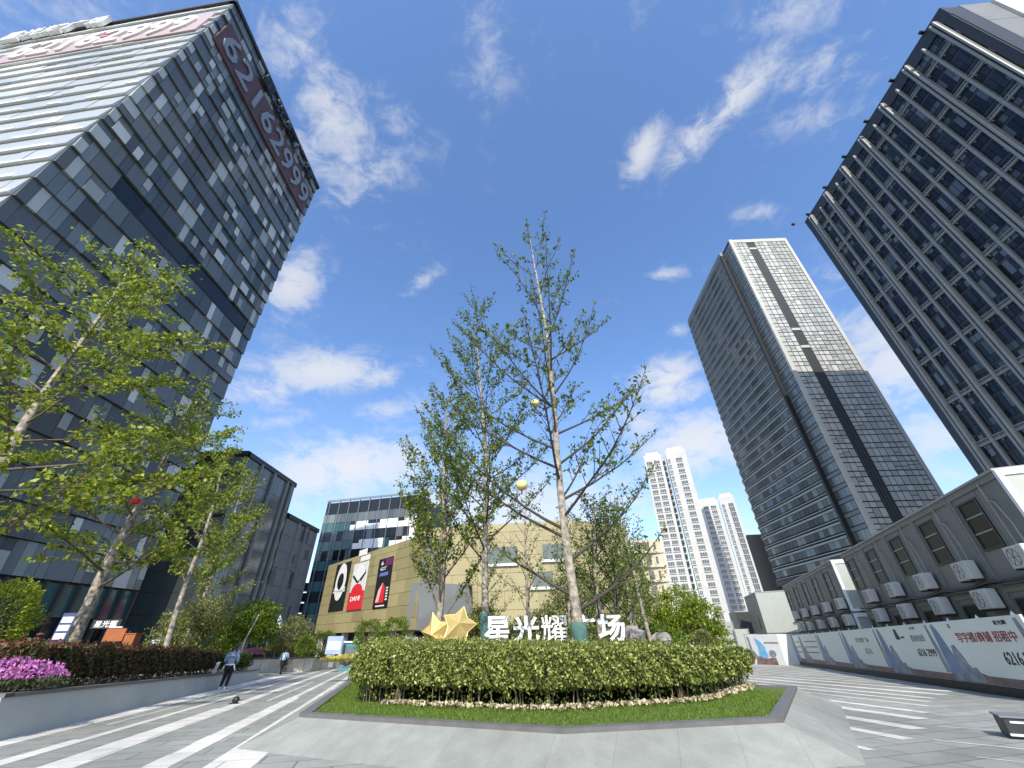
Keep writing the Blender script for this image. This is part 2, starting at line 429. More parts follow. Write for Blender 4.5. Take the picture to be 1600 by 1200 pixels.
M['p_sky'] = mat('print_sky_blue', (.18, .45, .72), .5, var=.2)
M['signpink'] = mat('dull_pink_band', (.40, .31, .30), .5, var=.05)
M['maroon'] = mat('maroon_band', (.10, .05, .05), .6)

# ------------------------------------------------------------------ ground
g = MB()
ys = [-60, 0, 40, 80, 150, 2500]
for a, b in zip(ys[:-1], ys[1:]):
    g.face([(-2500, a, gz(a)), (2500, a, gz(a)), (2500, b, gz(b)), (-2500, b, gz(b))])
tag(g.build('plaza_ground', M['pave']), kind='structure')

# pale bands of the paving, 4 mm above it: left of the planter they run along the wall, right of it they stop at the drive
SD = Vector((-.267, .964, 0)); SN = Vector((.964, .267, 0))
def band(mb, u0, u1, v0, v1, d=SD, n=SN, lift=.004):
    N = max(1, int((v1 - v0) / 10))
    for k in range(N):
        a, b = v0 + (v1 - v0) * k / N, v0 + (v1 - v0) * (k + 1) / N
        q = [n * u0 + d * a, n * u1 + d * a, n * u1 + d * b, n * u0 + d * b]
        mb.face([(p.x, p.y, gz(p.y) + lift) for p in q])
st = MB()
rb = random.Random(3)
for (u0, u1, v0, v1) in [(-8.35, -7.45, 4, 62), (-6.42, -6.08, 2, 13.6), (-6.30, -6.08, 13.6, 62), (-5.35, -4.72, 2, 19), (-5.2, -4.8, 19, 62),
                         (-3.62, -3.18, 2, 22), (-3.55, -3.3, 22, 62), (-2.62, -1.85, 2, 17), (-2.6, -2.3, 17, 62), (-7.0, -6.92, 16, 40), (-4.25, -4.12, 21, 33)]:
    band(st, u0, u1, v0, v1)
D2 = Vector((-.165, .986, 0)); N2 = Vector((.986, .165, 0))
u = 5.9
while u < 40:
    w = rb.choice((.16, .24, .3, .42)); 
    # near end where the drive's edge (45 degree line) cuts the bands
    # edge points (8.21,10.70) .. (12.85,15.32)
    v_end = (2.49 + u * (N2.x - N2.y)) / (D2.y - D2.x)
    v0 = max(v_end, 5.0) if u > 8.2 else rb.uniform(7.0, 7.6)
    band(st, u, u + w, v0 + rb.uniform(-.35, .5), 46, D2, N2)
    u += rb.choice((.95, 1.15, 1.25, 1.35))
tag(st.build('pale_paving_bands', M['stripe']), kind='structure')
ln = MB()
for (p, q, w) in [((7.62, 9.62), (10.2, 6.5), .05), ((8.9, 11.0), (10.1, 10.0), .04), ((7.1, 8.3), (8.2, 7.0), .03)]:
    p, q = Vector((*p, 0)), Vector((*q, 0)); n = Vector((-(q - p).y, (q - p).x, 0)).normalized() * w / 2
    ln.face([(v.x, v.y, gz(v.y) + .006) for v in (p - n, q - n, q + n, p + n)])
tag(ln.build('white_drive_lines', M['line']), kind='structure')

# ------------------------------------------------------------------ facade helpers
def tile(mb, O, u, x0, x1, z0, z1, ob, ot, mi, back=-.05):
    n = Vector((u[1], -u[0], 0)); u = Vector((u[0], u[1], 0)); O = Vector((O[0], O[1], 0))
    P = lambda x, d, z: O + u * x + n * d + Vector((0, 0, z))
    mb.hexa([P(x0, ob, z0), P(x1, ob, z0), P(x1, back, z0), P(x0, back, z0), P(x0, ot, z1), P(x1, ot, z1), P(x1, back, z1), P(x0, back, z1)], mi, skip=(4,))
def unit(a, b):
    d = Vector((b[0] - a[0], b[1] - a[1], 0)); return (d / d.length), d.length
rf = random.Random(11)

# ------------------------------------------------------------------ left glass tower
A, B_, C_, D_ = (-40.2, 17.9), (-84.0, 22.7), (-40.2, 46.2), (-84.0, 50)
T = thing('glass_office_tower', 'tall slanted-looking glass tower on the left with a giant phone number along its top', 'office tower', (-58, 34, -1))
b = MB(); b.prism([A, C_, D_, B_], -2.5, 80.9)
b.build('core_wall', M['wallcore'], T)
uf, Wf = unit(B_, A); us, Ws = unit(A, C_)
rows = [6.05 + 2.6 * j for j in range(29)]
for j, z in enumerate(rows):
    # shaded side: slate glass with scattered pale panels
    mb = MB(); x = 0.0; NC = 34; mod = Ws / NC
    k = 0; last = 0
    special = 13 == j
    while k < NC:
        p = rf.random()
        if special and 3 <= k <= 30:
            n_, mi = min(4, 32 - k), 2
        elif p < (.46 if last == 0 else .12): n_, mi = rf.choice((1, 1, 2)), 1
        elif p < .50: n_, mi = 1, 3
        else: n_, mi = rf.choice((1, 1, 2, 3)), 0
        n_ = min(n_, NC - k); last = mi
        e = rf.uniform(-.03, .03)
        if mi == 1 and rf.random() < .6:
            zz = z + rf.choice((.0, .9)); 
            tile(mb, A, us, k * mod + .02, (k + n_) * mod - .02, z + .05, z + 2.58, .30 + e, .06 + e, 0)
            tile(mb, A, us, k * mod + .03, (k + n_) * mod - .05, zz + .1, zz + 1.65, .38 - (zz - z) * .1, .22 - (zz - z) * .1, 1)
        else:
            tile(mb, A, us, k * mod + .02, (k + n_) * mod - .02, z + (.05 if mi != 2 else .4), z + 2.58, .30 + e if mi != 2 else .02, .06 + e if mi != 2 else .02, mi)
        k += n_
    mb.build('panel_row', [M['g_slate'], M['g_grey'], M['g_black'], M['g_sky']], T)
    # sunlit front: reflected brightness painted as silver panels, with white ledges
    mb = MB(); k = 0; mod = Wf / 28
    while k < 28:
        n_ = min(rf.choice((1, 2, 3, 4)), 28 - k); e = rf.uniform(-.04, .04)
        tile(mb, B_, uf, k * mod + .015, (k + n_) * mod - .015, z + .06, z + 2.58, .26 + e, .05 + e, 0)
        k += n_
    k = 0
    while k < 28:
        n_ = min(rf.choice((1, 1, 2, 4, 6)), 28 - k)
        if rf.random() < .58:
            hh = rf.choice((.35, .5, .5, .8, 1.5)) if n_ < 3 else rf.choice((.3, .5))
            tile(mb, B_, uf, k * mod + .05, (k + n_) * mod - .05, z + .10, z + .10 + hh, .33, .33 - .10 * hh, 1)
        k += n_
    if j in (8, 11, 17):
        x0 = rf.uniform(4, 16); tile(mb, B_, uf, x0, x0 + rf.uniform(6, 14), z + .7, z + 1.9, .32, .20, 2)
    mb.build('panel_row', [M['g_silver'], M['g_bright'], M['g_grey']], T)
# parapet rim
mb = MB()
for (a, c) in ((B_, A), (A, C_), (C_, D_)):
    uu, W = unit(a, c); tile(mb, a, uu, -.3, W + .3, 80.95, 81.6, .42, .42, 0, back=-.6)
mb.build('parapet', M['dark'], T)
# big number bands
XL = (onp(72, 62, A, uf) - Vector((*B_, 0))).dot(uf)
XC0 = (onp(84, 33, A, uf) - Vector((*B_, 0))).dot(uf); XC1 = (onp(212, 20, A, uf) - Vector((*B_, 0))).dot(uf)
mb = MB(); tile(mb, B_, uf, XL - 1.2, Wf - .6, 69.2, 76.2, .40, .34, 0); mb.build('sign_band', M['signpink'], T)
nf = (uf[1], -uf[0])
cpt = Vector((*A, 0)) - uf * ((Wf - XL) / 2 + .7) + Vector((*nf, 0)) * .50
tx = text('number_sign', '62162999', (cpt.x, cpt.y, 72.7), uf, nf, 6.0, M['white'], T, .12, .02, fit=(Wf - XL - 3.0, 5.6))
tx['label'] = 'big white telephone number on the sunlit face'
mb = MB(); xm = XL + (Wf - XL) * .47; tile(mb, B_, uf, xm - 2.2, xm + 1.6, 71.2, 72.2, .46, .46, 0); tile(mb, B_, uf, xm - 1.2, xm + 2.6, 73.2, 74.0, .46, .46, 0); mb.build('red_mark', mat('faded_red_print', (.50, .16, .17), .6), T)
mb = MB(); tile(mb, A, us, 1.0, Ws - 1.2, 70.6, 77.0, .44, .40, 0); mb.build('sign_band', M['maroon'], T)
tx = text('number_sign', '62162999', (A[0] + .56, A[1] + Ws / 2, 73.8), us, (1, 0), 5.0, M['steel'], T, .10, .01, fit=(Ws - 3.4, 4.9))
tx['label'] = 'big grey telephone number on the shaded face'
for i, chh in enumerate('星光耀广场'):
    q = Vector((*B_, 0)) + uf * (XC0 + (XC1 - XC0) * (i + .5) / 5) + Vector((*nf, 0)) * .75
    text('roof_character', chh, (q.x, q.y, 80.4), uf, nf, 3.4, M['white'], T, .25, .015, fit=((XC1 - XC0) / 5 * .9, 3.2))
    q = (A[0] + .75, A[1] + 9.5 + i * 3.6, 79.2)
    text('roof_character', chh, q, us, (1, 0), 2.6, M['dark'], T, .2, .015, fit=(2.9, 2.6))
# street level
mb = MB()
for k in range(18): tile(mb, A, us, .3 + k * 1.55, .3 + k * 1.55 + 1.35, 3.4, 5.9, .25, .12, 0)
for k in range(22): tile(mb, B_, uf, Wf - .3 - (k + 1) * 1.6, Wf - .5 - k * 1.6, 3.4, 5.9, .25, .12, 0)
mb.build('lobby_glazing', M['g_teal'], T)
mb = MB()
for k in range(19): tile(mb, A, us, .02 + k * 1.55, .22 + k * 1.55, -2, 5.95, .5, .5, 0)
mb.build('lobby_mullions', M['c_dark'], T)
mb = MB(); mb.slab((A[0] - .2, 17.0, 2.75), (0, 1), (1, 0), 19, 3.2, .5); mb.build('entrance_canopy', M['dark'], T)
mb = MB()
for k in range(9): tile(mb, A, us, 1 + k * 3.1, 3.6 + k * 3.1, -1.4, 2.5, .10, .10, 0)
mb.build('shopfront_glass', M['g_navy'], T)

# ------------------------------------------------------------------ right gridded tower
PR = Vector((73.8, 22.0, 0)); QR = Vector((76.3, 62.6, 0)); ud, LR = unit(PR, QR)
uR = -ud; nR = Vector((uR[1], -uR[0], 0)); HR = 89.6
T = thing('gridded_office_tower', 'dark tower on the far right gridded by pale rounded vertical fins', 'office tower', (92, 42, -1))
bk = Vector((42, -2.6, 0))
b = MB(); b.prism([PR, PR + bk, QR + bk, QR], -3, HR - .2); b.build('core_wall', M['c_dark'], T)
def sx(s): return LR - s                      # fins are measured from the near corner
for fl in range(21):
    z = 3.6 + fl * 4.05
    mb = MB()
    for i in range(13):
        s0 = 2.05 + 3.05 * i if i < 12 else 38.7
        s1 = s0 + (2.55 if i < 12 else 1.9)
        for c in range(3):
            a = s0 + (s1 - s0) * c / 3; e = s0 + (s1 - s0) * (c + 1) / 3
            for (h0, h1) in ((.25, 1.35), (1.4, 3.75)):
                mi = 0 if rf.random() < .80 else 1
                jt = rf.uniform(-.012, .012)
                tile(mb, QR, uR, sx(e) + .04, sx(a) - .04, z + h0, z + h1, .10 + jt, .10 - jt, mi)
    mb.build('window_band', [M['g_navy'], M['g_blind']], T)
for k in range(11):
    z = 1.7 + 8.1 * k
    mb = MB()
    tile(mb, QR, uR, 1.6, LR - 1.5, z - .12, z + .22, .42, .42, 0)
    tile(mb, QR, uR, 1.6, LR - 1.5, z + .62, z + .80, .36, .36, 0)
    tile(mb, QR, uR, 1.6, LR - 1.5, z + .22, z + .62, .16, .16, 1)
    for i in range(26): tile(mb, QR, uR, 2 + i * 1.5, 2.12 + i * 1.5, z - .5, z + .9, .30, .30, 0)
    mb.build('spandrel', [M['c_fin'], M['c_grey']], T)
for i in range(13):
    s = 1.8 + 3.05 * i; big = i % 2 == 0
    ztop = 88.0 if big else 86.9
    for part in ((-.30, .30) if big else (0,)):
        mb = MB()
        w = .20 if big else .2; dp = 1.0 if big else .7
        prof = [(-w, .05), (-w, dp - .14), (-w * .55, dp), (w * .55, dp), (w, dp - .14), (w, .05)]
        pl = []
        for (x, d) in prof:
            q = QR + uR * (sx(s) + part + x) + nR * d; pl.append((q.x, q.y))
        if Vector((pl[1][0] - pl[0][0], pl[1][1] - pl[0][1], 0)).cross(Vector((pl[2][0] - pl[1][0], pl[2][1] - pl[1][1], 0))).z < 0: pl.reverse()
        cx = sum(p[0] for p in pl) / 6; cy = sum(p[1] for p in pl) / 6
        mb.prism(pl, 2, ztop)
        for (f0, f1, z0, z1) in ((1, .86, ztop, ztop + .35), (.86, .5, ztop + .35, ztop + .62)):
            lo = [(cx + (p[0] - cx) * f0, cy + (p[1] - cy) * f0, z0) for p in pl]; hi = [(cx + (p[0] - cx) * f1, cy + (p[1] - cy) * f1, z1) for p in pl]
            for k in range(6): mb.face([lo[k], lo[(k + 1) % 6], hi[(k + 1) % 6], hi[k]])
            if f1 == .5: mb.face(hi)
        mb.build('fin', M['c_fin'], T)
mb = MB(); tile(mb, QR, uR, -.1, LR + .1, HR - 3.0, HR, .30, .30, 0, back=-.5); mb.build('parapet', M['dark'], T)
mb = MB(); tile(mb, QR, uR, 0, 1.3, -2, HR - 3, .32, .32, 0); tile(mb, QR, uR, LR - 1.1, LR, -2, HR - 3, .32, .32, 0); mb.build('corner_cladding', M['dark'], T)
fr = (bk / bk.length)
mb = MB()
tile(mb, PR, fr, 0, 2.8, -2, HR - .4, .10, .10, 0)
mb.build('corner_return', M['dark'], T)
mb = MB()
for k in range(12): tile(mb, PR, fr, 2.85, 7.8, 1 + k * 7.4, 8.3 + k * 7.4, .12, .12, 0)
mb.build('grey_panels', M['c_grey'], T)
mb = MB()
for k in range(12): tile(mb, PR, fr, 7.9, 41, 1 + k * 7.4, 8.34 + k * 7.4, .5, .5, 0)
mb.build('white_panels', M['white2'], T)
for i in range(6):
    mb = MB(); q = QR + uR * (2 + i * 7.1) + nR * .6
    mb.box((q.x, q.y, HR + .12), (.7, .5, .45), 0); mb.tube([(q.x + .5, q.y, HR - .2), (q.x, q.y, HR + .1)], .08, 5); mb.build('roof_lamp', M['black'], T)
mb = MB(); q = QR + uR * (-.2) + nR * .2
mb.tube([q + Vector((0, 0, HR - .4)), q + nR * 1.6 + Vector((-.2, .8, HR + .6))], .06, 5); q2 = q + nR * 1.7 + Vector((-.3, 1.0, HR + .8)); mb.ball(q2, .45, 8, 6)
mb.build('roof_camera', M['black'], T)

# ------------------------------------------------------------------ middle tower
M['c_ledge'] = mat('pale_ledge_metal', (.30, .305, .285), .5, var=.05, scale=.3)
M['g_mid'] = glassmat('dark_green_grey_glass', (.03, .036, .033), (.115, .125, .112), .3, spec=.16)
PM = Vector((79.9, 92.6, 0)); QM = Vector((100.6, 92.1, 0)); HM = 121.4
T = thing('slab_office_tower', 'tall grey office tower whose narrow front is half sunlit and half in shadow', 'office tower', (90, 112, -2))
arc = [(90.8 - 9 * math.cos(R(a)), 133 + 9 * math.sin(R(a))) for a in (90, 72, 54, 36, 18, 0)]
left_path = [Vector((x, y, 0)) for x, y in arc] + [Vector((80.2, 98.2, 0))]
pol = [PM, QM, Vector((100.6, 142, 0))] + left_path
b = MB(); b.prism([(p.x, p.y) for p in pol], -5, HM - .3); b.build('core_wall', M['wallcore'], T)
def path_tiles(mb, path, z0, z1, ob, ot, mod, pick, gap=.05):
    for a, c in zip(path[:-1], path[1:]):
        uu, W = unit(a, c); n_ = max(1, round(W / mod))
        for k in range(n_):
            mi = pick()
            if mi is None: continue
            tile(mb, a, uu, W * k / n_ + gap, W * (k + 1) / n_ - gap, z0, z1, ob, ot, mi)
for fl in range(33):
    z = 14.2 + fl * 3.2
    mb = MB()
    def pk():
        q = rf.random(); return 0 if q < .72 else (1 if q < .9 else 2)
    path_tiles(mb, left_path, z + .70, z + 2.35, .85, .85, 2.1, pk, .06)
    path_tiles(mb, left_path, z + 2.42, z + 2.9, .98, .98, 60, lambda: 3, -.05)
    path_tiles(mb, left_path, z + .10, z + .32, 1.15, 1.15, 60, lambda: 3, -.05)
    mb.build('window_band', [M['g_mid'], M['g_slate'], M['g_blind'], M['c_ledge']], T)
    mb = MB()
    pp = [Vector((80.2, 98.2, 0)), PM]
    path_tiles(mb, pp, z + 1.2, z + 3.1, .10, .10, 1.4, pk, .05)
    path_tiles(mb, pp, z + .05, z + .95, .22, .10, 60, lambda: 3, 0)
    mb.build('window_band', [M['g_green'], M['g_slate'], M['g_blind'], M['c_grey']], T)
mb = MB(); q = Vector((80.2, 98.2, 0)); mb.slab((q.x - 1.35, q.y - .35, 13.2), (1, 0), (0, 1), 1.7, .7, 106); mb.build('divider_fin', M['black'], T)
mb = MB(); path_tiles(mb, left_path, 12.6, 14.1, 1.3, 1.3, 60, lambda: 0, -.05); path_tiles(mb, left_path, 119.9, 121.6, 1.05, 1.05, 60, lambda: 1, -.05)
mb.build('edge_beam', [M['c_dark'], M['c_fin']], T)
mb = MB(); path_tiles(mb, left_path, 4, 12.4, .1, .1, 1.6, lambda: 0 if rf.random() < .7 else 1); mb.build('base_glazing', [M['g_green'], M['g_slate']], T)
uu, W = unit(PM, QM)
M['m_front'] = glassmat('front_cladding', (.26, .265, .24), (.47, .47, .43), .35)
for fl in range(32):
    z = 3.0 + fl * 3.66
    xs = [1.25, 2.8, 4.35, 5.9]; xs2 = [8.75, 10.2, 11.6, 13.3, 15.0, 16.7, 18.2, 19.65]
    for X in (xs, xs2):
        mb = MB()
        for a, c in zip(X[:-1], X[1:]):
            for (h0, h1) in ((.10, 1.25), (1.55, 3.5)):
                if h1 > 2 and rf.random() < .25:
                    mm = (h0 + h1) / 2 + rf.uniform(-.3, .3)
                    tile(mb, PM, uu, a + .1, c - .1, z + h0, z + mm - .1, .12, .12, 0); tile(mb, PM, uu, a + .1, c - .1, z + mm + .1, z + h1, .12, .12, 0)
                else: tile(mb, PM, uu, a + .1, c - .1, z + h0, z + h1, .12, .12 + rf.uniform(-.01, .01), 0)
        mb.build('front_panels', [M['m_front'], M['g_blind']], T)
mb = MB()
tile(mb, PM, uu, 0, 1.15, -3, HM, .45, .45, 0); tile(mb, PM, uu, 19.7, W, -3, HM, .25, .25, 0); tile(mb, PM, uu, 1.15, 19.7, HM - 1.6, HM, .3, .3, 0)
mb.build('stone_frame', M['c_pale'], T)
mb = MB()
for (z0, z1) in ((3, 71), (73, 78), (79, 115.5)):
    for k in range(3): tile(mb, PM, uu, 6.15 + k * .8, 6.55 + k * .8, z0, z1, .05, .05, 1)
for z in (71.6, 78.3, 116): tile(mb, PM, uu, 6.0, 8.6, z, z + .9, .2, .2, 0)
mb.build('recess_louvres', [M['c_pale'], M['c_dark']], T)

# ------------------------------------------------------------------ white apartment towers and far buildings
def apartments(name, label, blocks, H, floors, wcols, parent_loc):
    T = thing(name, label, 'apartment tower', parent_loc, 'white apartment towers')
    wmesh = None
    for (a, c, dep, h) in blocks:
        u_, W = unit(a, c); n_ = Vector((-u_[1], u_[0], 0))
        mb = MB(); a3 = Vector((*a, 0)); c3 = Vector((*c, 0))
        mb.prism([a3, c3, c3 + n_ * dep, a3 + n_ * dep], -6, h); mb.build('wall', M['white2'], T)
        mb = MB(); mb.prism([a3 + u_ * 1 + n_ * 1, c3 - u_ * 1 + n_ * 1, c3 - u_ * 1 + n_ * (dep - 1), a3 + u_ * 1 + n_ * (dep - 1)], h, h + 1.6); mb.build('roof', M['white2'], T)
    for (a, c, xs_, w, hh) in wcols:
        u_, W = unit(a, c); n_ = Vector((u_[1], -u_[0], 0))
        for x in xs_:
            for f in range(floors):
                z = H - 3.6 - f * (H - 4) / floors
                P = Vector((*a, 0)) + u_ * x + n_ * .06 + Vector((0, 0, z))
                if wmesh is None or wmesh[1] != (w, hh, tuple(u_)):
                    m_ = MB(); 
                    q = [u_ * -w / 2, u_ * w / 2]
                    tile(m_, (0, 0), u_, -w / 2, w / 2, -hh / 2, hh / 2, .0, .0, 0); 
                    for k in (-.17, .17): tile(m_, (0, 0), u_, w * k - .05, w * k + .05, -hh / 2, hh / 2, .06, .06, 1)
                    tile(m_, (0, 0), u_, -w / 2 - .15, w / 2 + .15, -hh / 2 - .25, -hh / 2, .3, .3, 1)
                    o = m_.build('window', [M['g_blind'] if w > 2.2 else M['g_slate'], M['white2']], None); o.parent = T; o.location = P - org(T)
                    wmesh = (o.data, (w, hh, tuple(u_)))
                else:
                    o = bpy.data.objects.new('window', wmesh[0]); COL.objects.link(o); o.parent = T; o.location = P - org(T)
    return T
a1, a2, a3, a4 = (63.2, 179.2), (71.2, 176.3), (72.4, 177.6), (74.4, 176.9)
T = apartments('apartment_tower', 'tallest white apartment tower with a dark balcony recess down its middle',
    [((63.2, 179.2), (70.6, 176.4), 14, 73.5), ((70.6, 178.6), (72.6, 177.9), 10, 71), ((72.6, 175.7), (80.9, 172.5), 14, 74.5)], 73, 25,
    [((63.2, 179.2), (70.6, 176.4), (2.0, 5.4), 2.5, 1.55), ((72.6, 175.7), (79.6, 173.0), (5.3,), 2.6, 1.5), ((72.6, 175.7), (79.6, 173.0), (.9,), 1.1, 1.5)], (71, 180, -4))
for f in range(25):
    mb = MB(); mb.box((71.5, 177.9, 69.5 - f * 2.76), (1.8, 1.4, 1.3), -.36); mb.build('balcony', M['wallcore'], T)  # near-black boxes fill the recess, its shade put into the colour
T = apartments('apartment_tower', 'shorter white apartment tower with paired small windows, beside the dark slab tower',
    [((99.0, 216.6), (109.5, 211.8), 14, 61), ((109.3, 213.8), (110.2, 213.3), 9, 60), ((110.2, 211.8), (116.6, 208.4), 14, 62.5)], 61, 22,
    [((99.0, 216.6), (109.5, 211.8), (5.0, 8.6), 2.5, 1.5), ((110.2, 211.8), (116.6, 208.4), (1.3,), 1.3, 1.6), ((110.2, 211.8), (116.6, 208.4), (5.0,), 2.4, 2.0)], (110, 215, -5))
q = at(1165, 838, 150)
mb = MB(); mb.prism([(q.x, 150), (q.x + 8, 149), (q.x + 20, 165), (q.x + 12, 165)], -4, q.z)
T = thing('brown_block', 'narrow brown block squeezed between white flats and the slab tower', 'building', (q.x + 4, 157, -4))
mb.build('wall', mat('brown_render', (.16, .14, .12), .8, var=.06), T)
mb = MB(); mb.box((q.x + 6.8, 148.9, q.z / 2 - 1), (1.4, .8, q.z)); mb.build('pale_edge', M['c_pale'], T)
mb = MB(); mb.prism([(q.x + .5, 150.5), (q.x + 7.8, 149.6), (q.x + 19, 164.5), (q.x + 12, 164.5)], q.z, q.z + .6); mb.build('roof', M['c_grey'], T)

# grey blocks left of the mall
def slab_block(name, label, x, y0, y1, h, nf_, dep, stripes, lit=True, matl='c_grey'):
    T = thing(name, label, 'office block', (x - dep / 2, (y0 + y1) / 2, -2))
    mb = MB(); mb.prism([(x, y0), (x, y1), (x - dep, y1), (x - dep, y0)], -4, h); mb.build('wall', M['c_dark'], T)
    L = y1 - y0
    for f in range(nf_):
        z0 = 1.0 + (h - 1.6) * f / nf_; z1 = 1.0 + (h - 1.6) * (f + 1) / nf_
        mb = MB(); n_ = max(3, int(L / 1.9))
        for k in range(n_): tile(mb, (x, y0), (0, 1), L * k / n_ + .03, L * (k + 1) / n_ - .03, z0 + .04, z1 - .04, .08, .08, 0 if rf.random() < .85 else 1)
        n2_ = int(dep / 2.2); u2 = (1, 0)
        for k in range(n2_): tile(mb, (x - dep, y0), u2, dep * k / n2_ + .05, dep * (k + 1) / n2_ - .05, z0 + .5, z1 - .04, .08, .08, 2)
        mb.build('panel_row', [M[matl], M['g_slate'], M['g_green']], T)
    for s in stripes:
        mb = MB(); tile(mb, (x, y0), (0, 1), s, s + .45, 0, h - .4, .5, .5, 0); tile(mb, (x, y0), (0, 1), s + .5, s + 1.0, 0, h - .4, .16, .16, 1); mb.build('fin', [M['c_fin'], M['black']], T)
    mb = MB(); tile(mb, (x, y0), (0, 1), -.2, L + .2, h - .5, h + .4, .3, .3, 0, back=-.4); tile(mb, (x - dep, y0), (1, 0), 0, dep + .3, h - .5, h + .4, .3, .3, 0, back=-.4); mb.build('parapet', M['c_dark'], T)
    return T
slab_block('grey_office_block', 'dark grey office block with green glass end, right behind the left trees', -48.6, 66.5, 84.6, 30.2, 8, 26, (4.5, 9.2, 14.4, 16.4), matl='g_slate')
slab_block('grey_office_block', 'lower grey panelled block with dark vertical grooves next to the glass block behind the mall', -49.0, 85.6, 101, 24.0, 7, 26, (5.2, 9.2))
T = thing('glass_annex', 'low pale green glass annex between left tower and grey blocks', 'building', (-52, 58, -2))
mb = MB(); mb.prism([(-42.5, 54), (-42.5, 63), (-60, 63), (-60, 54)], -3, 11.4); mb.build('wall', M['c_dark'], T)
for f in range(5):
    mb = MB()
    for k in range(5): tile(mb, (-42.5, 54), (0, 1), k * 1.8 + .04, k * 1.8 + 1.76, -.6 + f * 2.4, 1.75 + f * 2.4, .08, .08, 0)
    for k in range(9): tile(mb, (-60, 54), (1, 0), k * 1.94 + .04, k * 1.94 + 1.9, -.6 + f * 2.4, 1.75 + f * 2.4, .08, .08, 0)
    mb.build('glass_row', M['g_green'], T)

# glass office building behind the mall
gl, gr = at(541, 783, 108), at(652, 778, 104)
T = thing('glass_office_building', 'glass office block with white chequered panels rising behind the beige mall', 'office building', (-38, 115, -3))
gp = at(511, 783, 116)
gl = at(513, 783, 113); gr = at(655, 778, 106)
P0, P1, P2 = Vector((gl.x - 1.2, 121, 0)), Vector((gl.x, 113, 0)), Vector((gr.x, 106, 0)); H = gl.z
mb = MB(); mb.prism([(P0.x, P0.y), (P1.x, P1.y), (P2.x, P2.y), (P2.x + 6, 125), (P0.x, 130)], -4, H - .8); mb.build('core_wall', M['g_navy'], T)
u1, W1 = unit(P0, P1); u2, W2 = unit(P1, P2)
for f in range(14):
    z = -3 + f * 2.42
    mb = MB()
    n_ = max(4, int(W1 / 1.5))
    for k in range(n_): tile(mb, P0, u1, W1 * k / n_ + .03, W1 * (k + 1) / n_ - .03, z + .03, z + 2.39, .08, .08, rf.choice((0, 0, 1, 3)))
    n_ = 16; floor_white = (f % 2 == 0)
    for k in range(n_):
        if floor_white: mi = 2 if (rf.random() < .93 and k > 4 and f > 5) else 3
        else: mi = rf.choice((1, 1, 0, 2 if k > 4 and rf.random() < .5 else 1))
        if f == 13: mi = 0
        tile(mb, P1, u2, W2 * k / n_ + .04, W2 * (k + 1) / n_ - .04, z + .05, z + (2.36 if mi != 2 or rf.random() < .5 else 1.5), .08, .08, mi)
    mb.build('panel_row', [M['g_sky'], M['g_navy'], M['g_bright'], M['g_teal']], T)
mb = MB(); tile(mb, P0, u1, 0, W1, H - .9, H + .1, .15, .15, 0); tile(mb, P1, u2, 0, W2, H - .4, H + .1, .2, .2, 0)
for k in range(9): tile(mb, P1, u2, 1 + k * W2 / 9, 1.15 + k * W2 / 9, -2, H, .3, .3, 0)
mb.build('roof_rail', M['steel'], T)
for k in range(7):
    mb = MB(); mb.box((P1.x - 2.2, 114.5, 12 - k * 2.4), (4.4, 3, .3)); mb.box((P1.x - 2.2, 113.05, 12.75 - k * 2.4), (4.4, .1, 1.1)); mb.box((P1.x - 2.6, 116, 13.1 - k * 2.4), (3.4, .2, 1.9)); mb.build('balcony', M['g_navy'], T)

# the beige mall
MA, MBp = Vector((-32.2, 73.6, 0)), Vector((-11.2, 50.6, 0)); um, Wm = unit(MA, MBp)
nm = Vector((um[1], -um[0], 0))
T = thing('shopping_mall', 'low beige panelled shopping mall with three tall banners', 'shopping mall', (-6, 66, -2))
MC = Vector((-9.0, 55.5, 0)); MD = Vector((15.5, 57, 0)); ME = Vector((17.5, 66, 0))
mb = MB(); mb.prism([(p.x, p.y) for p in (MA, MBp, MC, Vector((-9, 74, 0)))], 2.1, lambda p: 12.1); mb.build('left_wing_wall', M['c_beigeg'], T)
ztop = lambda p: 17.6 if p[0] > -12 else 16
mb = MB(); mb.prism([(-13, 56), (7.5, 52.5), (15.5, 57), (17.5, 66), (17, 80), (-13, 80)], 2.3, 13.6); mb.build('main_wing_wall', M['c_beigeg'], T)
zr = [2.1, 3.3, 4.6, 6.0, 7.4, 8.7, 10.0, 11.2, 12.1]
for z0, z1 in zip(zr[:-1], zr[1:]):
    mb = MB(); x = 0
    while x < Wm - .05:
        w = min(rf.choice((3.1, 3.6, 4.4)), Wm - x)
        if Wm - x - w < 1.2: w = Wm - x
        tile(mb, MA, um, x + .02, x + w - .02, z0 + .02, z1 - .02, .12, .12, 0); x += w
    mb.build('cladding_row', M['c_beige'], T)
segs = [(Vector((-13, 56, 0)), Vector((7.5, 52.5, 0))), (Vector((7.5, 52.5, 0)), Vector((15.5, 57, 0))), (Vector((15.5, 57, 0)), ME)]
zr2 = [2.3, 4.0, 6.0, 8.0, 10.0, 11.6, 12.9, 14.0]
for z0, z1 in zip(zr2[:-1], zr2[1:]):
    mb = MB()
    for a, c in segs:
        uu, W = unit(a, c); x = 0
        while x < W - .05:
            w = min(rf.choice((3.4, 4.2, 5.0)), W - x)
            if W - x - w < 1.2: w = W - x
            tile(mb, a, uu, x + .02, x + w - .02, z0 + .02, z1 - .02, .12, .12, 0); x += w
    mb.build('cladding_row', M['c_beige2'], T)
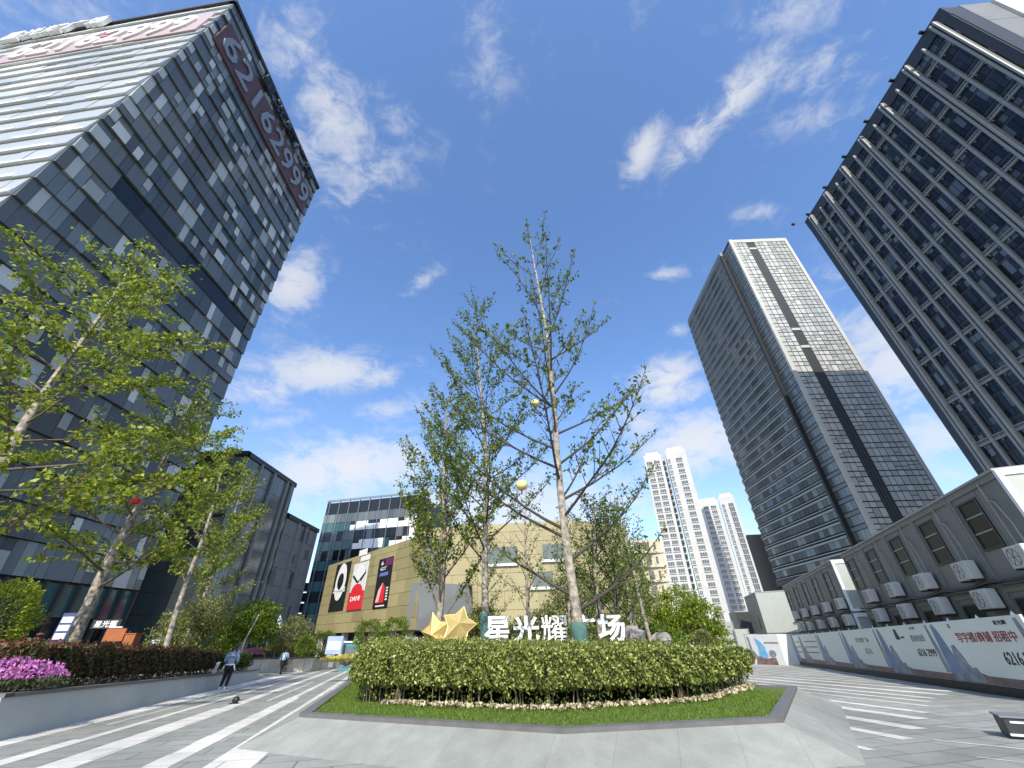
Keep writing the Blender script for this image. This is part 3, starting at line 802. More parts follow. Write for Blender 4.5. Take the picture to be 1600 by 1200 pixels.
for (px, py, w, h) in ((783, 868, 4.2, 2.0), (848, 905, 2.6, 1.7), (868, 862, 3.2, 1.8)):
    uu, W = unit(*segs[0]); q = onp(px, py, segs[0][0], uu); x = (q - segs[0][0]).dot(uu)
    mb = MB(); tile(mb, segs[0][0], uu, x - w / 2, x + w / 2, q.z - h / 2, q.z + h / 2, .2, .2, 0)
    fo = mb.build('window', M['g_green'], T)
    mb = MB(); tile(mb, segs[0][0], uu, x - w / 2 - .2, x + w / 2 + .2, q.z - h / 2 - .3, q.z - h / 2, .4, .4, 0); mb.build('sill', M['offwhite'], fo)
# undercut mall corner, its shade put into the grey colour
mb = MB(); e0 = MBp + nm * .3; 
mb.face([(e0.x - um.x * 1.6, e0.y - um.y * 1.6, 2.0), (e0.x + 7.0, e0.y + .8, 2.0), (e0.x + 6.0, e0.y - .6, 6.4), (e0.x - um.x * .5 - .4, e0.y - um.y * .5 - .3, 6.8)])
mb.face([(e0.x - um.x * .5 - .4, e0.y - um.y * .5 - .3, 6.8), (e0.x + 6.0, e0.y - .6, 6.4), (e0.x + 6.0, e0.y + 5, 6.6), (e0.x, e0.y + 5, 6.8)])
mb.face([(e0.x + 7.0, e0.y + .8, 2.0), (e0.x - um.x * 1.6, e0.y - um.y * 1.6, 2.0), (e0.x, e0.y + 6, 2.0), (e0.x + 7, e0.y + 6, 2)])
mb.build('shaded_undercut', M['c_grey'], T)
mb = MB()
for a, c, off in ((MA, MBp, -1.6), (Vector((-13, 56, 0)), Vector((7.5, 52.5, 0)), -1.2), (Vector((7.5, 52.5, 0)), Vector((15.5, 57, 0)), -1.2)):
    uu, W = unit(a, c); n_ = int(W / 2.4)
    for k in range(n_): tile(mb, a, uu, W * k / n_ + .05, W * (k + 1) / n_ - .05, -2.6, 2.2, off, off, rf.choice((0, 0, 1, 2)), back=off - .2)
mb.build('shopfront', [M['g_navy'], M['g_teal'], M['g_blind']], T)
for k in range(7):
    q = MA + um * (1.2 + k * 4.6) - nm * .7
    mb = MB(); mb.box((q.x, q.y, -.1), (.7, .7, 4.5), math.atan2(um.y, um.x)); mb.build('column', M['offwhite'], T)

# banners hanging on the mall
def banner(label, px0, px1, py0, py1, draw):
    a, c = onp(px0, py0, MA, um), onp(px1, py0, MA, um); lo = onp((px0 + px1) / 2, py1, MA, um).z
    x0 = (a - MA).dot(um); x1 = (c - MA).dot(um); z1 = (a.z + c.z) / 2; 
    x1 = max(x1, x0 + 1.5)
    o = MA + um * ((x0 + x1) / 2) + nm * .3
    T = thing('wall_banner', label, 'banner', (o.x, o.y, lo), 'banners on the mall wall')
    draw(T, x0, x1, lo, z1); return T
def bt(T, name, x0, x1, z0, z1, mt, d=.22):
    mb = MB(); tile(mb, MA, um, x0, x1, z0, z1, d, d, 0, back=.13); return mb.build(name, mt, T)
def poly_on(T, name, pts, mt, d, O=MA, uu=um, t=.03):
    n_ = Vector((uu[1], -uu[0], 0)); mb = MB()
    f = [O + Vector((uu[0], uu[1], 0)) * x + n_ * d + Vector((0, 0, z)) for x, z in pts]
    bkp = [p - n_ * t for p in f]
    mb.face(f); k = len(f)
    for i in range(k): mb.face([f[i], bkp[i], bkp[(i + 1) % k], f[(i + 1) % k]])
    return mb.build(name, mt, T)
def circ(x, z, r, n=20, a0=0, a1=360, rz=None): return [(x + r * math.cos(R(a0 + (a1 - a0) * k / n)), z + (rz or r) * math.sin(R(a0 + (a1 - a0) * k / n))) for k in range(n + (a1 - a0 < 360))]
def d1(T, x0, x1, z0, z1):
    bt(T, 'cloth', x0, x1, z0, z1, M['black']); w = x1 - x0; h = z1 - z0; cx = (x0 + x1) / 2
    poly_on(T, 'round_emblem', circ(cx, z0 + h * .60, w * .34, rz=w * .46), M['white'], .25)
    poly_on(T, 'emblem_inner', circ(cx, z0 + h * .61, w * .2, rz=w * .2), M['black'], .28)
    poly_on(T, 'emblem_inner', circ(cx, z0 + h * .555, w * .15, 10, 180, 360), M['black'], .28)
    bt(T, 'caption_bar', cx - w * .40, cx + w * .40, z0 + h * .375, z0 + h * .41, M['white'], .25)
    text('caption', 'TIANMEI', (*(MA + um * cx + nm * .26)[:2], z0 + h * .44), um, nm, .3, M['white'], T, .02, .005, fit=(w * .8, h * .05))
def d2(T, x0, x1, z0, z1):
    w = x1 - x0; h = z1 - z0; cx = (x0 + x1) / 2
    bt(T, 'cloth', x0, x1, z0, z0 + h * .80, M['offwhite'])
    bt(T, 'red_block', x0, x1, z0, z0 + h * .30, M['red'], .25)
    poly_on(T, 'pale_diamond', [(cx, z0 + h * .47), (cx + w * .42, z0 + h * .62), (cx, z0 + h * .78), (cx - w * .42, z0 + h * .62)], M['white'], .28)
    poly_on(T, 'dark_slash', [(cx - w * .46, z0 + h * .58), (cx - w * .34, z0 + h * .60), (cx + w * .1, z0 + h * .47), (cx - w * .05, z0 + h * .44)], M['black'], .27)
    poly_on(T, 'dark_slash', [(cx + w * .46, z0 + h * .60), (cx + w * .36, z0 + h * .66), (cx + w * .08, z0 + h * .50), (cx + w * .2, z0 + h * .47)], M['black'], .27)
    poly_on(T, 'red_arch', circ(cx, z0 + h * .30, w * .38, 12, 0, 180, rz=h * .13), M['red'], .26)
    text('caption', 'DANI', (*(MA + um * cx + nm * .28)[:2], z0 + h * .18), um, nm, .5, M['white'], T, .02, .01, fit=(w * .62, h * .08))
    bt(T, 'top_board', cx - w * .3, cx + w * .24, z0 + h * .93, z0 + h * 1.04, M['white']); bt(T, 'top_board', cx - w * .1, cx + w * .5, z0 + h * .82, z0 + h * .91, M['white'])
def d3(T, x0, x1, z0, z1):
    w = x1 - x0; h = z1 - z0; cx = (x0 + x1) / 2
    bt(T, 'cloth', x0, x1, z0, z1, M['black'])
    bt(T, 'purple_block', cx, x1 - .05, z1 - h * .17, z1 - h * .02, mat('purple_print', (.13, .02, .10), .5), .25)
    text('caption', '6', (*(MA + um * (cx - w * .2) + nm * .26)[:2], z1 - h * .10), um, nm, .7, M['white'], T, .02, .01, fit=(w * .16, h * .08))
    text('caption', 'GT', (*(MA + um * (cx - w * .08) + nm * .26)[:2], z1 - h * .22), um, nm, .7, M['white'], T, .02, .01, fit=(w * .42, h * .07))
    bt(T, 'blue_bar', cx - w * .3, cx + w * .28, z1 - h * .37, z1 - h * .30, mat('blue_print', (.12, .16, .45), .5), .25)
    poly_on(T, 'red_spire', [(cx - w * .34, z0 + h * .1), (cx + w * .2, z0 + h * .1), (cx + w * .2, z0 + h * .38), (cx + w * .02, z0 + h * .49), (cx - w * .22, z0 + h * .36)], M['red'], .25)
    poly_on(T, 'pink_edge', [(cx - w * .34, z0 + h * .12), (cx - w * .14, z0 + h * .12), (cx + w * .02, z0 + h * .49), (cx - w * .22, z0 + h * .36)], mat('pink_print', (.75, .45, .42), .5), .27)
    for k in range(5): bt(T, 'caption_bar', cx + w * .30, cx + w * .42, z0 + h * (.14 + k * .055), z0 + h * (.17 + k * .055), M['white'], .25)
    bt(T, 'caption_bar', cx - w * .3, cx + w * .3, z0 + h * .03, z0 + h * .055, M['white'], .25)
banner('black wall banner with a white round emblem, leftmost on the mall', 530, 551, 880, 953, d1)
banner('white and red wall banner between two black ones', 560, 581, 862, 951, d2)
banner('black wall banner with a red spire shape and purple corner', 596, 617, 872, 949, d3)
# pale building peeping out behind the mall's right end
q = at(985, 850, 88); 
T = thing('cream_apartment_block', 'cream building with many ledges half hidden by trees right of the mall', 'apartment block', (q.x + 3, 92, -3))
mb = MB(); mb.prism([(q.x, 88), (q.x + 6.2, 87), (q.x + 6.2, 100), (q.x, 100)], -4, q.z + .6); mb.build('wall', mat('cream_render', (.50, .43, .30), .8), T)
for f in range(7):
    mb = MB(); mb.box((q.x + 3, 87.3, q.z - 1.8 - f * 2.7), (6.8, .9, .35)); mb.build('ledge', M['c_pale'], T)
    for k in range(3):
        mb = MB(); mb.box((q.x + 1.2 + k * 1.9, 87.4, q.z - .6 - f * 2.7), (1.0, .4, 1.4)); mb.build('window', M['g_slate'], T)

# ------------------------------------------------------------------ planters
def off_poly(pts, d):                   # convex, counter-clockwise; d > 0 grows it
    n = len(pts); out = []
    for i in range(n):
        a, b, c = Vector((*pts[i - 1], 0)), Vector((*pts[i], 0)), Vector((*pts[(i + 1) % n], 0))
        e1 = (b - a).normalized(); e2 = (c - b).normalized()
        n1 = Vector((e1.y, -e1.x, 0)); n2 = Vector((e2.y, -e2.x, 0))
        k = (n1 + n2) / (1 + n1.dot(n2)); out.append((b.x + k.x * d, b.y + k.y * d))
    return out
PL = [(-4.62, 10.72), (.71, 8.17), (4.55, 8.86), (8.35, 14.85), (6.6, 16.6), (5, 27), (-6.5, 29), (-8.1, 24.0)]
PH = .45
zp = lambda p: PH - SLOPE * p[1]
def ring(mb, inner, outer, zi, zo, mi=0):
    n = len(inner)
    for k in range(n):
        l = (k + 1) % n
        mb.face([(*outer[k], zo(outer[k])), (*outer[l], zo(outer[l])), (*inner[l], zi(inner[l])), (*inner[k], zi(inner[k]))], mi)
T = thing('planter', 'raised granite planter with sloping sides in the middle of the plaza', 'planter', (0, 16, -.4))
mb = MB()
base = off_poly(PL, 1.12)
ring(mb, PL, base, lambda p: zp(p) - .06, lambda p: gz(p[1]) - .06)
mb.build('sloped_wall', M['wallstone'], T)
mb = MB(); o1 = off_poly(PL, .03); i1 = off_poly(PL, -.20)
ring(mb, o1, off_poly(PL, .02), zp, lambda p: zp(p) - .075)
ring(mb, i1, o1, zp, zp); ring(mb, off_poly(PL, -.21), i1, lambda p: zp(p) - .1, zp)
mb.build('coping', M['coping'], T)
mb = MB(); i2 = off_poly(PL, -.2); mb.face([(*p, zp(p) - .05) for p in i2]); mb.build('soil', M['lawn'], T)

# lawn blades along the front and right rim of the planter
def inside(pts, x, y):
    r = True
    for i in range(len(pts)):
        a, b = pts[i - 1], pts[i]
        if (b[0] - a[0]) * (y - a[1]) - (b[1] - a[1]) * (x - a[0]) < 0: return False
    return r
HF = [(-4.25, 13.1), (-3.2, 12.2), (.6, 10.45), (4.3, 11.6), (7.15, 15.2), (6.3, 16.1), (4.6, 17.6), (4.8, 24), (-6.2, 26), (-7.2, 23.0)]
Lp = off_poly(PL, -.22); Hi = off_poly(HF, -.1)
rg = np.random.default_rng(5); cand = np.stack([rg.uniform(-8.2, 8.4, 210000), rg.uniform(8, 24, 210000)], 1)
keep = [(x, y) for x, y in cand if inside(Lp, x, y) and not inside(Hi, x, y)]
C = np.array([(x, y, zp((x, y)) - .01) for x, y in keep]); 
gr = leaf_obj('grass', C, .06, M['grass'], None, up=.0, aspect=.16, D=np.tile((0, 0, 1.3), (len(C), 1)), seed=2)
tag(gr, kind='stuff', label='short mown green grass along the planter rim', cat='grass')

def hedge(name, label, poly, z0, z1, mats, n_side, n_top, size, top_m=None, stems=True, seed=1, cat='hedge', bulge=.12, group=None, lowgap=.25, core='twig2'):
    """clipped hedge: leaves on every side face and on top, stems below, a solid brown core standing for the inner shade"""
    cx = sum(p[0] for p in poly) / len(poly); cy = sum(p[1] for p in poly) / len(poly)
    T = thing(name, label, cat, (cx, cy, z0((cx, cy))), group)
    rng = np.random.default_rng(seed); C = []; 
    n = len(poly)
    for i in range(n):
        a, b = poly[i], poly[(i + 1) % n]; L = math.hypot(b[0] - a[0], b[1] - a[1]); nx, ny = (b[1] - a[1]) / L, -(b[0] - a[0]) / L
        k = int(n_side * L)
        t = rng.uniform(0, 1, k); h = rng.uniform(0, 1, k) ** .8
        ph = rng.uniform(0, 6.28)
        clump = .5 * np.sin(t * L * 5.1 + ph + 3 * h) + .5 * np.sin(t * L * 11.7 + h * 9 + ph * 2)
        outw = -np.abs(rng.normal(0, .11, k)) + bulge * clump * .9 + bulge * np.sin(h * 3.14) - .14 * (h < lowgap)
        keepm = (h > lowgap + .08 * clump) | (rng.random(k) < .16)
        x = a[0] + (b[0] - a[0]) * t + nx * outw; y = a[1] + (b[1] - a[1]) * t + ny * outw
        z = np.array([z0((p, q)) for p, q in zip(x, y)]); zt = np.array([z1((p, q)) for p, q in zip(x, y)])
        C.append(np.stack([x, y, z + .06 + (zt - z - .04) * h], 1)[keepm])
    xs = [p[0] for p in poly]; ys_ = [p[1] for p in poly]
    A = (max(xs) - min(xs)) * (max(ys_) - min(ys_)); k = int(n_top * A)
    x = rng.uniform(min(xs), max(xs), k); y = rng.uniform(min(ys_), max(ys_), k)
    ok = np.array([inside(poly, p, q) for p, q in zip(x, y)]) if k else np.zeros(0, bool)
    x, y = x[ok], y[ok]
    zt = np.array([z1((p, q)) for p, q in zip(x, y)])
    ctop = np.stack([x, y, zt + .06 * np.sin(x * 3.3) * np.sin(y * 2.7) + .04 * np.sin(x * 11 + y * 7) + rng.normal(0, .045, len(x)) + .16 * rng.random(len(x)) ** 14], 1)
    if top_m: leaf_obj('new_growth', ctop, size * .95, top_m, T, up=.45, seed=seed + 7)
    else: C.append(ctop)
    leaf_obj('foliage', np.concatenate(C), size, mats, T, up=.45, seed=seed)
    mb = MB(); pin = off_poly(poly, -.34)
    mb.prism(pin, lambda p: z0(p) + (z1(p) - z0(p)) * .34, lambda p: z1(p) - .12, top=True, bot=True)  # solid core blocks the view through and stands for the shade inside
    if stems:
        for i in range(n):
            a, b = poly[i], poly[(i + 1) % n]; L = math.hypot(b[0] - a[0], b[1] - a[1])
            for q in range(int(L * 5)):
                t = rng.random(); x, y = a[0] + (b[0] - a[0]) * t, a[1] + (b[1] - a[1]) * t
                x += (cx - x) * .02; y += (cy - y) * .02
                mb.tube([(x, y, z0((x, y)) - .02), (x + rng.normal(0, .06), y + rng.normal(0, .06), z0((x, y)) + .55)], [.016, .010], 4, cap=False)
    mb.build('twigs_and_shade_core', M[core], T)
    return T
ztH = lambda p: 1.22 - .022 * max(-5, min(8, p[0])) - .004 * (p[1] - 10)
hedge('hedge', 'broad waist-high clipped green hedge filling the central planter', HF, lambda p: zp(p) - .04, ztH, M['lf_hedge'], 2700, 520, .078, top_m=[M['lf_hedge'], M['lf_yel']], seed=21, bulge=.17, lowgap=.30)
# pale litter along the foot of the hedge
pts = []
for a, b in zip(HF[1:5], HF[2:6]):
    L = math.hypot(b[0] - a[0], b[1] - a[1]); nx, ny = (b[1] - a[1]) / L, -(b[0] - a[0]) / L
    for k in range(int(L * 110)):
        t = random.random(); o = random.gauss(.05, .10); x, y = a[0] + (b[0] - a[0]) * t + nx * o, a[1] + (b[1] - a[1]) * t + ny * o
        pts.append((x, y, zp((x, y)) + .02 + random.random() * .05))
lt = leaf_obj('dry_leaves', pts, .10, M['litter'], None, up=.6, seed=4)
tag(lt, kind='stuff', label='pale dry leaves along the foot of the central hedge', cat='leaf litter')

# left retaining wall and its bed
W0, W1 = Vector((-11.35, 11.05, 0)), Vector((-19.3, 36.3, 0)); uw, LW = unit(W0, W1); nw = Vector((uw[1], -uw[0], 0))
hW = lambda s: .85 - .30 * s / LW
T = thing('retaining_wall', 'long low granite retaining wall with dark coping below the left flower bed', 'wall', (W0.x, W0.y, -.3))
mb = MB(); N = 12
for k in range(N):
    s0, s1 = LW * k / N, LW * (k + 1) / N
    a, c = W0 + uw * s0, W0 + uw * s1
    A_, C2 = (a.x, a.y, gz(a.y) - .03), (c.x, c.y, gz(c.y) - .03)
    ta, tcn = a - nw * .18, c - nw * .18
    B2, D3 = (ta.x, ta.y, gz(a.y) + hW(s0) - .07), (tcn.x, tcn.y, gz(c.y) + hW(s1) - .07)
    mb.face([A_, C2, D3, B2])
a = W0; ta = a - nw * .18; e = a - nw * 9
mb.face([(e.x, e.y, gz(a.y) - .1), (a.x, a.y, gz(a.y) - .03), (ta.x, ta.y, gz(a.y) + .78), (e.x, e.y, gz(a.y) + .78)])
c = W1; e2 = c - nw * 9; tcn = c - nw * .18
mb.face([(c.x, c.y, gz(c.y) - .03), (e2.x, e2.y, gz(c.y) - .1), (e2.x, e2.y, gz(c.y) + .48), (tcn.x, tcn.y, gz(c.y) + .48)])
mb.build('stone_face', M['wallshade'], T)
mb = MB()
for k in range(N):
    s0, s1 = LW * k / N + .005, LW * (k + 1) / N - .005
    q = []
    for s in (s0, s1):
        p = W0 + uw * s; z = gz(p.y) + hW(s)
        q.append([(p - nw * .14).to_tuple()[:2] + (z - .07,), (p - nw * .14).to_tuple()[:2] + (z,), (p - nw * .46).to_tuple()[:2] + (z,), (p - nw * .46).to_tuple()[:2] + (z - .1,)])
    for j in range(4): mb.face([q[0][j], q[1][j], q[1][(j + 1) % 4], q[0][(j + 1) % 4]])
    mb.face(q[0][::-1]); mb.face(q[1])
a = W0
mb.slab(((a - nw * .14).x, (a - nw * .14).y, gz(a.y) + .78), -nw, uw, 8.8, .32, .075)
mb.build('coping', M['coping'], T)
mb = MB()
q = [W0 - nw * .4, W1 - nw * .4, W1 - nw * 9, W0 - nw * 9]
mb.face([(q[0].x, q[0].y, gz(q[0].y) + .76), (q[1].x, q[1].y, gz(q[1].y) + .45), (q[2].x, q[2].y, gz(q[1].y) + .45), (q[3].x, q[3].y, gz(q[0].y) + .76)])
mb.build('soil', M['soil'], T)
def zbed(p):
    s = max(0, min(LW, (Vector((p[0], p[1], 0)) - W0).dot(uw))); q = W0 + uw * s
    return gz(q.y) + hW(s) - .1
def bedpoly(s0, s1, d0, d1):
    P = lambda s, d: ((W0 + uw * s - nw * d).x, (W0 + uw * s - nw * d).y)
    return [P(s0, d0), P(s1, d0), P(s1, d1), P(s0, d1)]
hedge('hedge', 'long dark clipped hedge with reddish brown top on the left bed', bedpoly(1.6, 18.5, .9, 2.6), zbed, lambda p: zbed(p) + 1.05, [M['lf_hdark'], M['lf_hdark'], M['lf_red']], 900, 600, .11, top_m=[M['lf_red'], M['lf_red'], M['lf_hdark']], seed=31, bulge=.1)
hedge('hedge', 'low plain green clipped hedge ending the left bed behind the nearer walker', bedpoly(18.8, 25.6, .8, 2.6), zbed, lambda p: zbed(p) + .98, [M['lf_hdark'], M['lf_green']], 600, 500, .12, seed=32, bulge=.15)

def mound(name, label, cat, c, r, mats, n, size, seed, flat=.0, group=None, low=None, stem=True):
    """rounded shrub: leaves through an uneven dome"""
    T = thing(name, label, cat, (c[0], c[1], c[2] - r[2] * (1 - flat)), group)
    rng = np.random.default_rng(seed); d = rng.normal(size=(n, 3)); d /= np.linalg.norm(d, axis=1)[:, None]
    if flat: d[:, 2] = np.where(d[:, 2] < -.35, -.35 * rng.random(n), d[:, 2])
    ph = rng.uniform(0, 6, 6)
    lump = 1 + .10 * np.sin(d[:, 0] * 5 + ph[0]) * np.sin(d[:, 1] * 5 + ph[1]) + .09 * np.sin(d[:, 2] * 8 + ph[2] + d[:, 0] * 6) + .05 * np.sin(d[:, 1] * 13 + ph[3])
    rad = rng.uniform(.35, 1, n) ** .33 * lump * (1 + rng.normal(0, .03, n))
    C = np.array(c) + d * rad[:, None] * np.array(r)
    if low is not None:
        m_ = d[:, 2] > low
        leaf_obj('blossom', C[m_], size, mats[0], T, up=.5, seed=seed)
        leaf_obj('foliage', C[~m_], size, mats[1], T, up=.4, seed=seed + 1)
    else: leaf_obj('foliage', C, size, mats, T, up=.4, seed=seed)
    if stem:
        mb = MB(); rr = random.Random(seed)
        for k in range(7):
            a = k * .9; tip = Vector(c) + Vector((math.cos(a) * r[0] * .7, math.sin(a) * r[1] * .7, r[2] * rr.uniform(-.1, .5)))
            mb.tube([(c[0], c[1], c[2] - r[2] * (1 - flat * .4) - .12), Vector(c) * .5 + tip * .5 - Vector((0, 0, r[2] * .25)), tip], [r[0] * .045, r[0] * .03, r[0] * .012], 5, cap=False)
        mb.build('stems', M['twig2'], T)
    return T
q = Vector((-13.05, 12.15, 0))
mound('azalea_bush', 'low spreading bush covered in magenta blossom above the retaining wall', 'flowering bush', (q.x, q.y, .74), (1.35, 1.0, .46), [M['petal'], M['lf_hdark']], 5200, .085, 41, flat=.6, low=.12)
mound('round_shrub', 'yellow-green clipped ball shrub at the left picture edge', 'shrub', (-17.6, 14.9, 2.15), (1.35, 1.35, 1.25), M['lf_lush'], 6500, .10, 42)

# ------------------------------------------------------------------ sign letters, stars, rocks
for i, (chh, word) in enumerate(zip('星光耀广场', ('leftmost character 星, nearest the gold star', 'second character 光, right of 星', 'third character 耀, left of the wrapped trunk', 'fourth character 广, half behind the wrapped trunk', 'rightmost character 场, beside the brown boulder'))):
    x = -.70 + i * 1.045
    o = text('sign_character', chh, (x, 17.0, 1.66), (1, 0), (0, -1), .9, M['white'], None, .09, (.022 if i != 2 else .004), fit=(.98 if i != 3 else .9, .86))
    tag(o, 'white standing sign letter, ' + word, 'sign letter', 'white standing letters of the plaza name')
mb = MB(); mb.slab((-1.25, 17.25, 1.0), (1, 0), (0, 1), 5.4, .12, .22); 
for k in range(6): mb.box((-1.1 + k * 1.02, 17.3, .55), (.06, .06, 1.2))
single(mb, 'rail', M['steel'], 'grey metal rail standing in the hedge under the white letters', 'sign base', (1.4, 17.3, 0))

def star(name, label, c, r, tilt, spin, yaw, mats, group, depth=.42, post=True):
    T = thing(name, label, 'sculpture', (c[0], c[1], zp(c)), group)
    rot = Matrix.Rotation(yaw, 4, 'Z') @ Matrix.Rotation(tilt, 4, 'X') @ Matrix.Rotation(spin, 4, 'Y')
    C = Vector(c); P = lambda x, y, z: C + (rot @ Vector((x, y, z)))
    mb = MB(); f, bk_ = P(0, -r * depth, 0), P(0, r * depth, 0)
    pts = []
    for k in range(10):
        a = math.pi / 2 + k * math.pi / 5; q = r if k % 2 == 0 else r * .60
        pts.append(P(q * math.cos(a), 0, q * math.sin(a)))
    for k in range(10):
        l = (k + 1) % 10; mb.face([f, pts[l], pts[k]], k % 2); mb.face([bk_, pts[k], pts[l]], k % 2)
    mb.build('star_body', mats, T)
    mb = MB()
    for k in range(10): mb.tube([pts[k], pts[(k + 1) % 10]], .012, 4)
    for k in range(10): mb.tube([f, pts[k]], .010, 4)
    mb.build('folded_edges', M['gold'], T)
    if post:
        mb = MB(); mb.tube([(c[0], c[1] + .1, zp(c) - .1), (c[0], c[1] + .1, c[2] - r * .3)], .09, 8); mb.build('post', M['dark'], T)
    return T
star('star_sculpture', 'larger bright gold faceted star standing left of the white letters', (-2.0, 15.9, 1.80), .62, R(-14), R(14), R(8), [M['gold'], M['gold']], 'gold star sculptures')
star('star_sculpture', 'second gold star, matt orange-gold and tilted, behind the bright one', (-2.95, 17.0, 1.58), .70, R(10), R(-12), R(-28), [M['goldm'], M['goldm']], 'gold star sculptures')
def rock(label, c, r, seed):
    mb = MB(); mb.ball(c, r, 9, 6, jit=.22, rng=random.Random(seed)); single(mb, 'boulder', M['rock'], label, 'boulder', (c[0], c[1], c[2] - r[2]))
rock('small grey boulder left of the gold stars at the hedge', (-3.75, 16.6, 1.22), (.36, .3, .26), 3)
rock('larger brown-grey boulder right of the last white letter', (4.6, 18.2, 1.30), (.45, .35, .42), 5)
rock('pale low boulder beside the thin bare trunk', (5.75, 18.6, 1.22), (.42, .35, .26), 8)

# ------------------------------------------------------------------ trees
def rot_to(v, ax, a): return (Matrix.Rotation(a, 3, ax) @ v)
class Tree:
    def __init__(s, seed): s.rng = random.Random(seed); s.wood = MB(); s.tw = MB(); s.L = []; s.LD = []
    def limb(s, p, d, L, r0, r1, bend, nseg, wob, mb, sides=6):
        pts = [Vector(p)]; d = Vector(d).normalized()
        for k in range(nseg):
            d = d + Vector((0, 0, bend / nseg)) + Vector((s.rng.gauss(0, wob), s.rng.gauss(0, wob), s.rng.gauss(0, wob * .6))); d.normalize()
            pts.append(pts[-1] + d * (L / nseg))
        rad = [r0 + (r1 - r0) * (k / nseg) ** .8 for k in range(nseg + 1)]
        mb.tube(pts, rad, sides, cap=False)
        return pts
    def leaves(s, p, n, spread, flat=1.0):
        for _ in range(n):
            s.L.append((p.x + s.rng.gauss(0, spread), p.y + s.rng.gauss(0, spread), p.z + s.rng.gauss(0, spread * flat)))
def on_poly(pts, t):
    k = t * (len(pts) - 1); i = min(int(k), len(pts) - 2); f = k - i
    return pts[i].lerp(pts[i + 1], f), (pts[i + 1] - pts[i]).normalized()
def build_tree(name, label, base, top, r0, prim, start, Lfun, elev, bend, sec_sp, sec_len, leaf_n, leaf_size, leaf_m, seed, group,
               bark='bark', twig='twig', flat=1.0, spread=.1, sec_bend=.25, wrap=None, extra=(), az0=0.0, tipr=.03, prim_r=.34, sec_leaf=1.0, cat='tree', up=.35, jitter=.5, sparse_low=1.0, wob=.012):
    t = Tree(seed); rng = t.rng; base = Vector(base); top = Vector(top)
    n_ = 14; tr = []
    for k in range(n_ + 1):
        f = k / n_; w = math.sin(f * math.pi) * .012 * (top - base).length
        p = base.lerp(top, f) + Vector((math.sin(f * 5 + seed) * w, math.cos(f * 4 + seed) * w, 0)); tr.append(p)
    rad = [r0 * (1.25 if k == 0 else 1) * (1 - k / n_) ** .85 + tipr for k in range(n_ + 1)]
    t.wood.tube([base - Vector((0, 0, .3))] + tr, [rad[0] * 1.1] + rad, 10, cap=False)
    specs = []
    for i in range(prim):
        f = start + (.985 - start) * ((i + .5) / prim) ** .92
        specs.append((f, az0 + i * 2.39996 + rng.uniform(-jitter, jitter), Lfun(f) * rng.uniform(.78, 1.2), elev(f) + rng.gauss(0, .08)))
    specs += list(extra)
    for (f, az_, L, el) in specs:
        p, _ = on_poly(tr, f); d = Vector((math.cos(az_) * math.cos(el), math.sin(az_) * math.cos(el), math.sin(el)))
        rp = max(.017, (r0 * (1 - f) ** .85 + tipr) * prim_r) ; rp = min(rp, .04 + L * .012)
        pts = t.limb(p, d, L, rp, .008, bend, 8, .05, t.tw, 6)
        # a secondary every sec_sp metres, alternating sides
        k = max(2, int(L * .8 / sec_sp)); side = 1
        for j in range(k):
            s_ = .22 + .76 * (j + rng.random()) / k
            q, dd = on_poly(pts, s_); side = -side
            ax = Vector((0, 0, 1)) if abs(dd.z) < .9 else Vector((1, 0, 0))
            sd_ = rot_to(dd, ax, side * rng.uniform(.5, 1.1)); sd_ = (sd_ + Vector((0, 0, rng.gauss(.12, .25) * (flat + .1)))).normalized()
            L2 = max(.18, sec_len * L * (1.08 - s_) * rng.uniform(.6, 1.3))
            p2 = t.limb(q, sd_, L2, max(.007, rp * .35), .004, sec_bend, 4, .09, t.tw, 4)
            nl = max(1, int(leaf_n * sec_leaf * (L2 + .25)))
            for _ in range(nl):
                e, _d = on_poly(p2, rng.uniform(.15, 1)); t.leaves(e, rng.choice((2, 3, 4)), spread, flat)
            for tw_ in range(int(L2 / .45)):
                e, d2 = on_poly(p2, rng.uniform(.2, .95)); s2 = (d2 + Vector((rng.gauss(0, .7), rng.gauss(0, .7), rng.gauss(.1, .5) * (flat + .1)))).normalized()
                p3 = t.limb(e, s2, rng.uniform(.2, .5), .005, .003, .1, 2, .08, t.tw, 3)
                for _ in range(max(1, int(leaf_n * .3))): t.leaves(p3[-1].lerp(p3[0], rng.random() * .7), rng.choice((1, 2, 3)), spread * .8, flat)
        for _ in range(int(leaf_n * L * .35)):
            e, _d = on_poly(pts, rng.uniform(.3, 1)); t.leaves(e, rng.choice((1, 2, 3)), spread, flat)
    T = thing(name, label, cat, base, group)
    t.wood.build('trunk', M[bark], T, smooth=True)
    t.tw.build('branches', M[twig], T, smooth=True)
    C = np.array(t.L)
    leaf_obj('crown', C, leaf_size, leaf_m, T, up=up, seed=seed)
    if wrap:
        f0, f1, mt_ = wrap; mb = MB(); P = [on_poly(tr, f0 + (f1 - f0) * k / 5)[0] for k in range(6)]
        mb.tube(P, [r0 * 1.32 + .02 * (k % 2) + .03 for k in range(6)], 12); mb.build('trunk_wrap', M[mt_], T, smooth=True)
    return T, tr
print_counts = {}
grpC = 'trees standing in the central planter'
